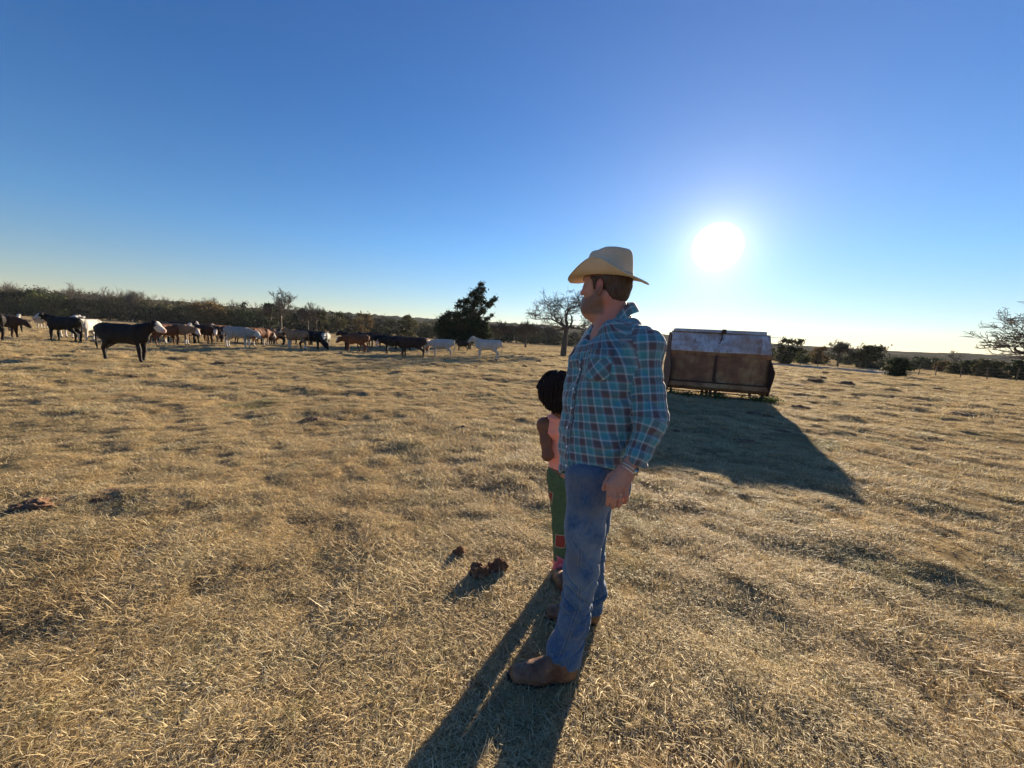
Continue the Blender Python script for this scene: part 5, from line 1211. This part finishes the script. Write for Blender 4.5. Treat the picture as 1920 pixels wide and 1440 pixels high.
    def jf(x, y, z):
        kn = np.minimum(np.abs(z-kneeL[2]), np.abs(z-kneeR[2])); an = np.abs(z-ankL[2]-.12)
        a1 = 1-np.abs(vn(x*7, y*7, z*17+x*12, s=3)); a2 = 1-np.abs(vn(x*6+2, y*6, z*24-x*14, s=6))
        b1 = vn(x*9, y*9, z*19+x*13, s=3); b2 = vn(x*8+2, y*8, z*27-x*15, s=6); b3 = vn(x*12, y*12, z*9+x*9, s=12)
        return .005*vn(x*8, y*8, z*4, s=7)+.008*np.exp(-(b1/.13)**2)*np.exp(-(kn/.16)**2)+.009*np.exp(-(b2/.14)**2)*np.exp(-(an/.17)**2)+.003*np.exp(-(b3/.14)**2)+.007*b2*np.exp(-(an/.15)**2)
    J.disp(jf, .05)
    # cuffs: cut with a plane at each ankle, hollow
    nN = unit(kneeL-ankL+V3(-.12, 0, 0)*0+V3(.0, 0, .1)); nF = unit(kneeR-ankR)
    xm = (ankL+ankR)/2; sel = (Y < xm[1]+0*X)
    # the legs overlap in projection only; separate them by depth
    cN = ankL-nN*.048+V3(0, 0, 0); cF = ankR-nF*.004; n1 = unit(nN+V3(-.10, .12, 0))
    dN = (X-cN[0])*n1[0]+(Y-cN[1])*n1[1]+(Z-cN[2])*n1[2]; dF = (X-cF[0])*nF[0]+(Y-cF[1])*nF[1]+(Z-cF[2])*nF[2]
    d = np.where(np.broadcast_to(sel, J.f.shape), dN, dF); J0 = J.f.copy(); J.f = np.maximum(J.f, -d); J.f = np.where(d < .05, np.maximum(J.f, -(J0+.010)), J.f).astype(np.float32)
    top = pc[2]+.11; J.f = np.maximum(J.f, Z-top).astype(np.float32)
    def fade(V):
        f = np.exp(-((V[:, 2]-kneeL[2]-.1)/.30)**2); return np.clip(f*(((V-ORG) @ FT) > -.12), 0, 1)
    def dirt(V):
        a = np.exp(-(((V-W(1098, 930, 1.60))/V3(.09, .1, .10))**2).sum(1)); b_ = np.exp(-(((V-W(1075, 1060, 1.56))/V3(.05, .1, .05))**2).sum(1)); return np.clip(a*.8+b_, 0, .85)
    hd_ = (X-hem0[0])*hemn[0]+(Y-hem0[1])*hemn[1]+(Z-hem0[2])*hemn[2]; J.f = (J.f+.020*np.clip((hd_+.005)/.03, 0, 1)).astype(np.float32)
    jo, Vj, Qj = finish('jeans', J, M_denim, man, {'fade': fade, 'dirt': dirt})
    def jsurf(p, dirn):
        """first point inside the jeans walking back along dirn from p"""
        t = np.arange(0, .60, .002); pts = p-dirn*t[:, None]; i = np.clip(((pts-J.lo)/J.h).round().astype(int), 0, J.n-1); f = J.f[i[:, 0], i[:, 1], i[:, 2]]; k_ = np.nonzero(f < 0)[0]
        return None if not len(k_) else pts[k_[0]]+dirn*.002
    # outer seam of the near leg: twin stitching
    for off in (-3.0, 3.0):
        pl = []
        for px, py in [(1136, 935), (1118, 965), (1100, 995), (1088, 1030), (1086, 1065), (1088, 1100), (1084, 1140), (1072, 1175), (1062, 1205), (1052, 1230), (1044, 1246)]:
            p = W(px+off, py, 1.35); q = jsurf(p, np.array([0, -1., 0])*1.0 if False else unit(CP-p)); 
            if q is not None: pl.append(q-ORG)
        mb = MB(); pl = np.array(pl); 
        if len(pl) > 4: mb.tube(pl, .0009, 4); mb.build('seam', M_thread, jo, smooth=True)
    # boots
    foot(man, heelN, toeN, ankL+V3(.012, 0, 0), 1.0, shaft_top=ankL+V3(.012, 0, .06), shaft_r=.046)
    foot(man, heelF, toeF, ankR, 1.0, welt=True, shaft_top=ankR+V3(.0, 0, .06), shaft_r=.046)
    # watch, bracelet, ring
    ad = unit(knL-wrL); c0 = wrL+ad*.006-ORG; s1 = unit(np.cross(ad, [0, -1., 0])); s2 = np.cross(ad, s1)
    mb = MB(); t = np.linspace(0, 2*PI, 26); mb.tube(np.array([c0+s1*.033*math.cos(a)+s2*.026*math.sin(a) for a in t]), .0055, 6, cap=False); wt_ = mb.build('wristwatch', M_steel, man, smooth=True)
    fd = unit(-s2 if s2[1] > 0 else s2)*.6+s1*(.8 if s1[0] > 0 else -.8); fd = unit(fd); cfc = c0+fd*.033
    mb = MB(); mb.tube([cfc-fd*.003, cfc+fd*.006], [.0165, .0165], 20); mb.build('watch_case', M_steel, wt_, bevel=.001); mb = MB(); mb.tube([cfc+fd*.005, cfc+fd*.0072], [.0135, .0135], 20); mb.build('watch_face', M_glass, wt_)
    c1 = wrL+ad*.020-ORG; mb = MB()
    for a in np.linspace(0, 2*PI, 22, endpoint=False):
        q = c1+s1*.034*math.cos(a)+s2*.027*math.sin(a); mb.tube([q-ad*.0035, q-ad*.0025, q, q+ad*.0025, q+ad*.0035], [.0015, .004, .0052, .004, .0015], 7)
    mb.build('bracelet', M_bead, man, smooth=True)
    rb = knL+dpL*.038*-.30*.92*1.06+(wrL-knL)*.03+unit(hd+dpL*-.03)*.030-ORG; rd = unit(hd-dpL*.03); r1 = unit(np.cross(rd, [0, -1., .2])); r2 = np.cross(rd, r1)
    mb = MB(); mb.tube(np.array([rb+r1*.0118*math.cos(a)+r2*.0118*math.sin(a) for a in t]), .0018, 6, cap=False); mb.build('ring', M_gold, man, smooth=True)
    # hat
    tl_ = math.radians(2.0); hf = HF*math.cos(tl_)+HU*math.sin(tl_); hu = np.cross(hf, HL); HC = HO+HU*.036-HF*.004-ORG; K = 1.09
    nu = 96
    def brim(out, z_off=0):
        rows = []
        for j, t in enumerate(np.linspace(0, 1, 16)):
            row = []
            for i in range(nu):
                a = 2*PI*i/nu; ca, sa_ = math.cos(a), math.sin(a); c_in = np.array([.103*ca, .086*sa_])*K; ro = np.array([.191*ca, .165*sa_])
                side = abs(sa_)**2.0; fb = ca**2
                p = c_in+(ro-c_in)*(t-.20*side*t**2.2); sd2 = math.exp(-((ca-.12)/.62)**2)*abs(sa_)**.6; z = .010+sd2*.066*t**1.6 - fb*(.030 if ca > 0 else .022)*t**1.3 + .003*math.sin(a*3+1)*t
                row.append(HC+hf*p[0]+HL*p[1]+hu*(z+z_off))
            rows.append(row)
        return np.array(rows)
    mb = MB(); Bm = brim(1); mb.grid(Bm.transpose(1, 0, 2), True); me = mb.mesh('cowboy_hat', True); hat = link('cowboy_hat', me, M_felt, man); q = hat.modifiers.new('solid', 'SOLIDIFY'); q.thickness = .0035
    mb = MB(); e = Bm[-1]; mb.tube(np.vstack([e, e[:1]]), .0028, 6, cap=False); mb.build('brim_edge', M_felt, hat, smooth=True)
    rows = []; prof = [(0, 1.0), (.02, .995), (.05, .97), (.075, .945), (.095, .915), (.110, .88), (.122, .82), (.129, .73), (.129, .58), (.122, .4), (.115, .2), (.112, .02)]
    for (z, k) in prof:
        row = []
        for i in range(nu):
            a = 2*PI*i/nu; ca, sa_ = math.cos(a), math.sin(a); x = .104*ca*k*K+.002*(z/.13); y = .087*sa_*k*K
            top_ = sstep(.09, .13, z); x += .001*top_*ca
            # front pinches and the crease along the top
            pin = math.exp(-((x-.050)/.040)**2)*math.exp(-((abs(y)-.055)/.030)**2)*sstep(.05, .115, z); y *= 1-.30*pin
            cr = math.exp(-(y/.026)**2)*sstep(.085, .03, abs(x))*sstep(.105, .13, z); zz = z-.030*cr-.012*top_*max(0, ca)*k+.008*top_*max(0, -ca)*0
            dent = .016*math.exp(-((x+.0)/.06)**2)*math.exp(-((z-.085)/.035)**2); y -= math.copysign(dent, y) if abs(y) > .02 else 0
            row.append(HC+hf*(x-.002)+HL*y+hu*(zz+.010))
        rows.append(row)
    mb = MB(); Rr = np.array(rows); mb.grid(Rr.transpose(1, 0, 2), True); mb.poly(Rr[-1]); o = mb.build('crown', M_felt, hat, smooth=True); q = o.modifiers.new('sub', 'SUBSURF'); q.levels = q.render_levels = 1
    mb = MB(); bd_ = []
    for zz in (.002, .020):
        bd_.append([HC+hf*(.1065*K*math.cos(a))+HL*(.0895*K*math.sin(a))+hu*(zz+.010) for a in np.linspace(0, 2*PI, nu, endpoint=False)])
    mb.grid(np.array(bd_).transpose(1, 0, 2), True); mb.build('hat_band', M_band, hat, smooth=True, solid=.003)
build_man()

# ---- the child, standing on the far side of the man, back to us
def mat_leggings(t, b):
    co = t.add('ShaderNodeTexCoord').outputs['Object']; sp = t.add('ShaderNodeSeparateXYZ', ins={0: co})
    c = t.mix(t.rng(t.noise(60, co, 3, .6), .4, .6), (.055, .10, .045), (.08, .13, .06))
    v = t.add('ShaderNodeTexVoronoi', ins={'Vector': t.add('ShaderNodeMapping', ins={'Vector': co, 'Scale': (7, 7, 5.2)}).outputs[0], 'Scale': 1.0}, distance='CHEBYCHEV')
    c = t.mix(t.math('LESS_THAN', v.outputs['Distance'], .25), c, (.30, .24, .16)); c = t.mix(t.math('LESS_THAN', v.outputs['Distance'], .21), c, (.26, .04, .028)); t.l.new(c, b.inputs['Base Color'])
M_legg = mat('green_patterned_leggings', rough=.85, build=mat_leggings)
def mat_coral(t, b):
    co = t.add('ShaderNodeTexCoord').outputs['Object']; t.l.new(t.mix(t.noise(30, co, 3, .6), (1.0, .36, .26), (.95, .31, .22)), b.inputs['Base Color']); bump(t, b, t.noise(12, co, 4, .6), .4, .01)
    b.inputs['Sheen Weight'].default_value = .2
M_coral = mat('coral_cotton', rough=.85, build=mat_coral)
def mat_pinkb(t, b):
    co = t.add('ShaderNodeTexCoord').outputs['Object']; t.l.new(t.ramp(t.noise(30, co, 4, .7), [(.35, (.42, .05, .09)), (.65, (.75, .22, .27))]), b.inputs['Base Color'])
M_pinkb = mat('pink_boot_leather', rough=.5, build=mat_pinkb)
def build_child():
    global ORG
    old = ORG; Y0 = 2.40; fl = G(1054, 1112); fr = G(1092, 1108); fl[2] = fr[2] = .012
    ORG = V3((fl[0]+fr[0])/2, (fl[1]+fr[1])/2, 0); root = empty('person', ORG)
    tag(root, 'child with short black braids, coral tank top and green leggings beside the man', 'person')
    # child's frame: facing away and a little left
    f = unit([-.30, .95, 0]); l = np.array([-f[1], f[0], 0])
    HOc = W(1043, 731, 2.36); NBc = W(1053, 778, 2.37)
    sL = W(1021, 797, 2.37); sR = W(1102, 796, 2.44); eL = W(1026, 855, 2.30); wL = W(1050, 846, 2.46); eR = W(1112, 858, 2.5); wR = W(1090, 850, 2.6)
    pel = W(1063, 882, 2.40); hL = pel-V3(.06, .02, .02); hR = pel+V3(.075, .02, -.02); kL = W(1050, 985, 2.40); kR = W(1088, 985, 2.44); aL = W(1050, 1080, 2.41); aR = W(1090, 1078, 2.44)
    pts = np.array([HOc, NBc, sL, sR, eL, eR, wL, wR, pel, kL, kR, aL, aR, fl, fr]); lo = pts.min(0)-.14; hi = pts.max(0)+.16; lo[2] = 0
    F = Field(lo, hi, .0048); head_prims(F, HOc, f, l, UP, .90, NBc, .046)
    F.put(rc(NBc, (sL+sR)/2, .05, .06), .03)
    ch = (sL+sR)/2-UP*.10; F.put(rc(ch+UP*.04, pel, .080, .085, l, 1.3), .04)
    for s_, e_, w_ in ((sL, eL, wL), (sR, eR, wR)):
        F.put(rc((s_*.6+ch*.4)+UP*.02, s_, .045, .042), .03); F.put(rc(NBc-UP*.03, s_, .032, .038), .04); F.put(rc(s_, s_*.5+e_*.5, .041, .035), .02); F.put(rc(s_*.5+e_*.5, e_, .035, .029), .015); F.put(rc(e_, w_, .031, .020), .015)
        kn = w_+unit(w_-e_)*.06; hand(F, w_, kn, unit(w_-e_), -UP if abs(unit(w_-e_)[2]) < .8 else f, unit(np.cross(unit(w_-e_), UP)), .72, .4)
    for h_, k_, a__ in ((hL, kL, aL), (hR, kR, aR)):
        F.put(rc(h_, k_, .065, .044), .04); F.put(rc(k_, a__, .044, .030), .02)
    zero = lambda V: np.zeros(len(V))
    finish('body', F, M_skin2, root, {'beard': zero, 'ruddy': zero})
    # tank top
    T = Field(np.min([pel, sL, ch], 0)-.16, np.max([sR, NBc], 0)+.14, .005)
    T.put(rc(ch+UP*.07, ch-UP*.06, .088, .092, l, 1.22), .03); T.put(rc(ch-UP*.06, pel-UP*.02, .090, .096, l, 1.22), .03)
    for s_ in (sL, sR): T.put(rc(NBc*.6+s_*.4-UP*.01, (NBc*.5+s_*.5)-UP*.06, .050, .056, f, 1.3), .03)
    for s_ in (sL, sR):
        o_ = unit((s_-ch)*[1, 1, 0]); T.put(rc(s_+o_*.045-UP*.00+UP*.06, s_+o_*.040-UP*.09, .062, .050), .008, 's')
    T.put(rc(NBc+UP*.05, NBc-UP*.0, .052, .048), .008, 's')
    T.disp(lambda x, y, z: .004*vn(x*14, y*14, z*30)+(1-np.abs(vn(x*9, y*9, z*34, s=3))-.6)*.006, .04)
    zc = pel[2]-.005; T.f = np.maximum(T.f, zc-T.xyz()[2]).astype(np.float32)
    finish('tank_top', T, M_coral, root)
    # leggings
    Lg = Field(np.min([pel, aL, aR], 0)-.13, np.max([pel, aR, hR], 0)+.13, .005); Lg.put(rc(pel+UP*.02, pel-UP*.05, .088, .09, l, 1.2), .03)
    for h_, k_, a__ in ((hL, kL, aL), (hR, kR, aR)): Lg.put(rc(h_, k_, .072, .050), .03); Lg.put(rc(k_, a__, .050, .040), .02)
    Lg.disp(lambda x, y, z: .004*vn(x*14, y*14, z*18), .03); zt = aL[2]+.09; Lg.f = np.maximum(Lg.f, zt-Lg.xyz()[2]).astype(np.float32); finish('leggings', Lg, M_legg, root)
    for fo, an in ((fl, aL), (fr, aR)):
        d = unit([-.12, .95, 0]); b_ = foot(root, fo-d*.02, fo+d*.16, an, .72, shaft_top=an+UP*.02, name='boot', shaft_r=.058)
        Bf = Field(an-.10, an+.22, .005); Bf.put(rc(an-UP*.03, an+UP*.17, .047, .056), .02); z1 = an[2]+.135; Bf.f = np.maximum(Bf.f, Bf.xyz()[2]-z1+(Bf.xyz()[1]-an[1])*.35-(Bf.xyz()[0]-an[0])*-.6).astype(np.float32); finish('boot_shaft', Bf, M_pinkb, b_)
    # braids: cap plus many short ropes
    cap = Field(HOc-.15, HOc+.15, .005); Rm = np.array([f, l, UP]); cap.put(el(HOc+UP*.03-f*.012, (.098, .084, .092), Rm), .01); cap.put(el(HOc-f*.04-UP*.02, (.066, .080, .06), Rm), .02)
    cap.put(el(HOc+f*.09-UP*.03, (.06, .12, .09), Rm), .01, 's'); cap.disp(lambda x, y, z: .004*vn(x*60, y*60, z*30), .03); hc, _, _ = finish('hair', cap, M_braid, root)
    rng = np.random.RandomState(9); mb = MB()
    for i in range(260):
        a = rng.uniform(-2.2, 2.2); e = rng.uniform(-.45, 1.45); d = (-f*math.cos(a)+l*math.sin(a)); C0 = HOc+UP*.028-f*.010; s0 = C0+(d*math.cos(e)*.094+UP*math.sin(e)*.092)
        zend = HOc[2]-(.122+.015*rng.uniform(-1, 1)-.075*min(1, (abs(a)/1.7)**2)); p = s0.copy(); P_ = [p.copy()]; v = unit(d*.5*math.cos(e)+d*.35-UP*.1)
        for k in range(26):
            v = unit(v+V3(0, 0, -.50)+rng.normal(0, .03, 3)); p = p+v*.013; q = p-C0; hr = math.hypot(q[0], q[1]); mn = .103+.006*math.sin(i*1.7) if q[2] < .02 else math.sqrt(max(.0, .103**2-q[2]**2))
            mn = mn if q[2] > -.05 else mn-.22*(-.05-q[2])
            if hr < mn or (hr > mn+.006 and q[2] < -.02): p[:2] += q[:2]/max(hr, 1e-3)*(mn-hr)*.8
            P_.append(p.copy())
            if p[2] < zend: break
        n_ = len(P_); r_ = np.full(n_, .0068); r_[-1] = .0025; r_[-2:-1] = .0055
        mb.tube(np.array(P_)-ORG, r_, 5)
    mb.build('braid_strands', M_braid, hc, smooth=True)
    ORG = old
build_child()
# ------------------------------------------------------------------ thin evening haze
def build_haze():
    m = bpy.data.materials.new('air_haze'); m.use_nodes = True; n = m.node_tree.nodes; n.clear(); o = n.new('ShaderNodeOutputMaterial'); v = n.new('ShaderNodeVolumePrincipled')
    v.inputs['Color'].default_value = (.86, .90, .96, 1); v.inputs['Density'].default_value = .000075; v.inputs['Anisotropy'].default_value = .2
    m.node_tree.links.new(v.outputs[0], o.inputs['Volume'])
    mb = MB(); mb.box((0, 0, 37.0), (6600, 6600, 78.0)); h = mb.build('haze', m); tag(h, 'thin pale evening haze over the pasture and the far hills', 'haze', kind='stuff')
build_haze()
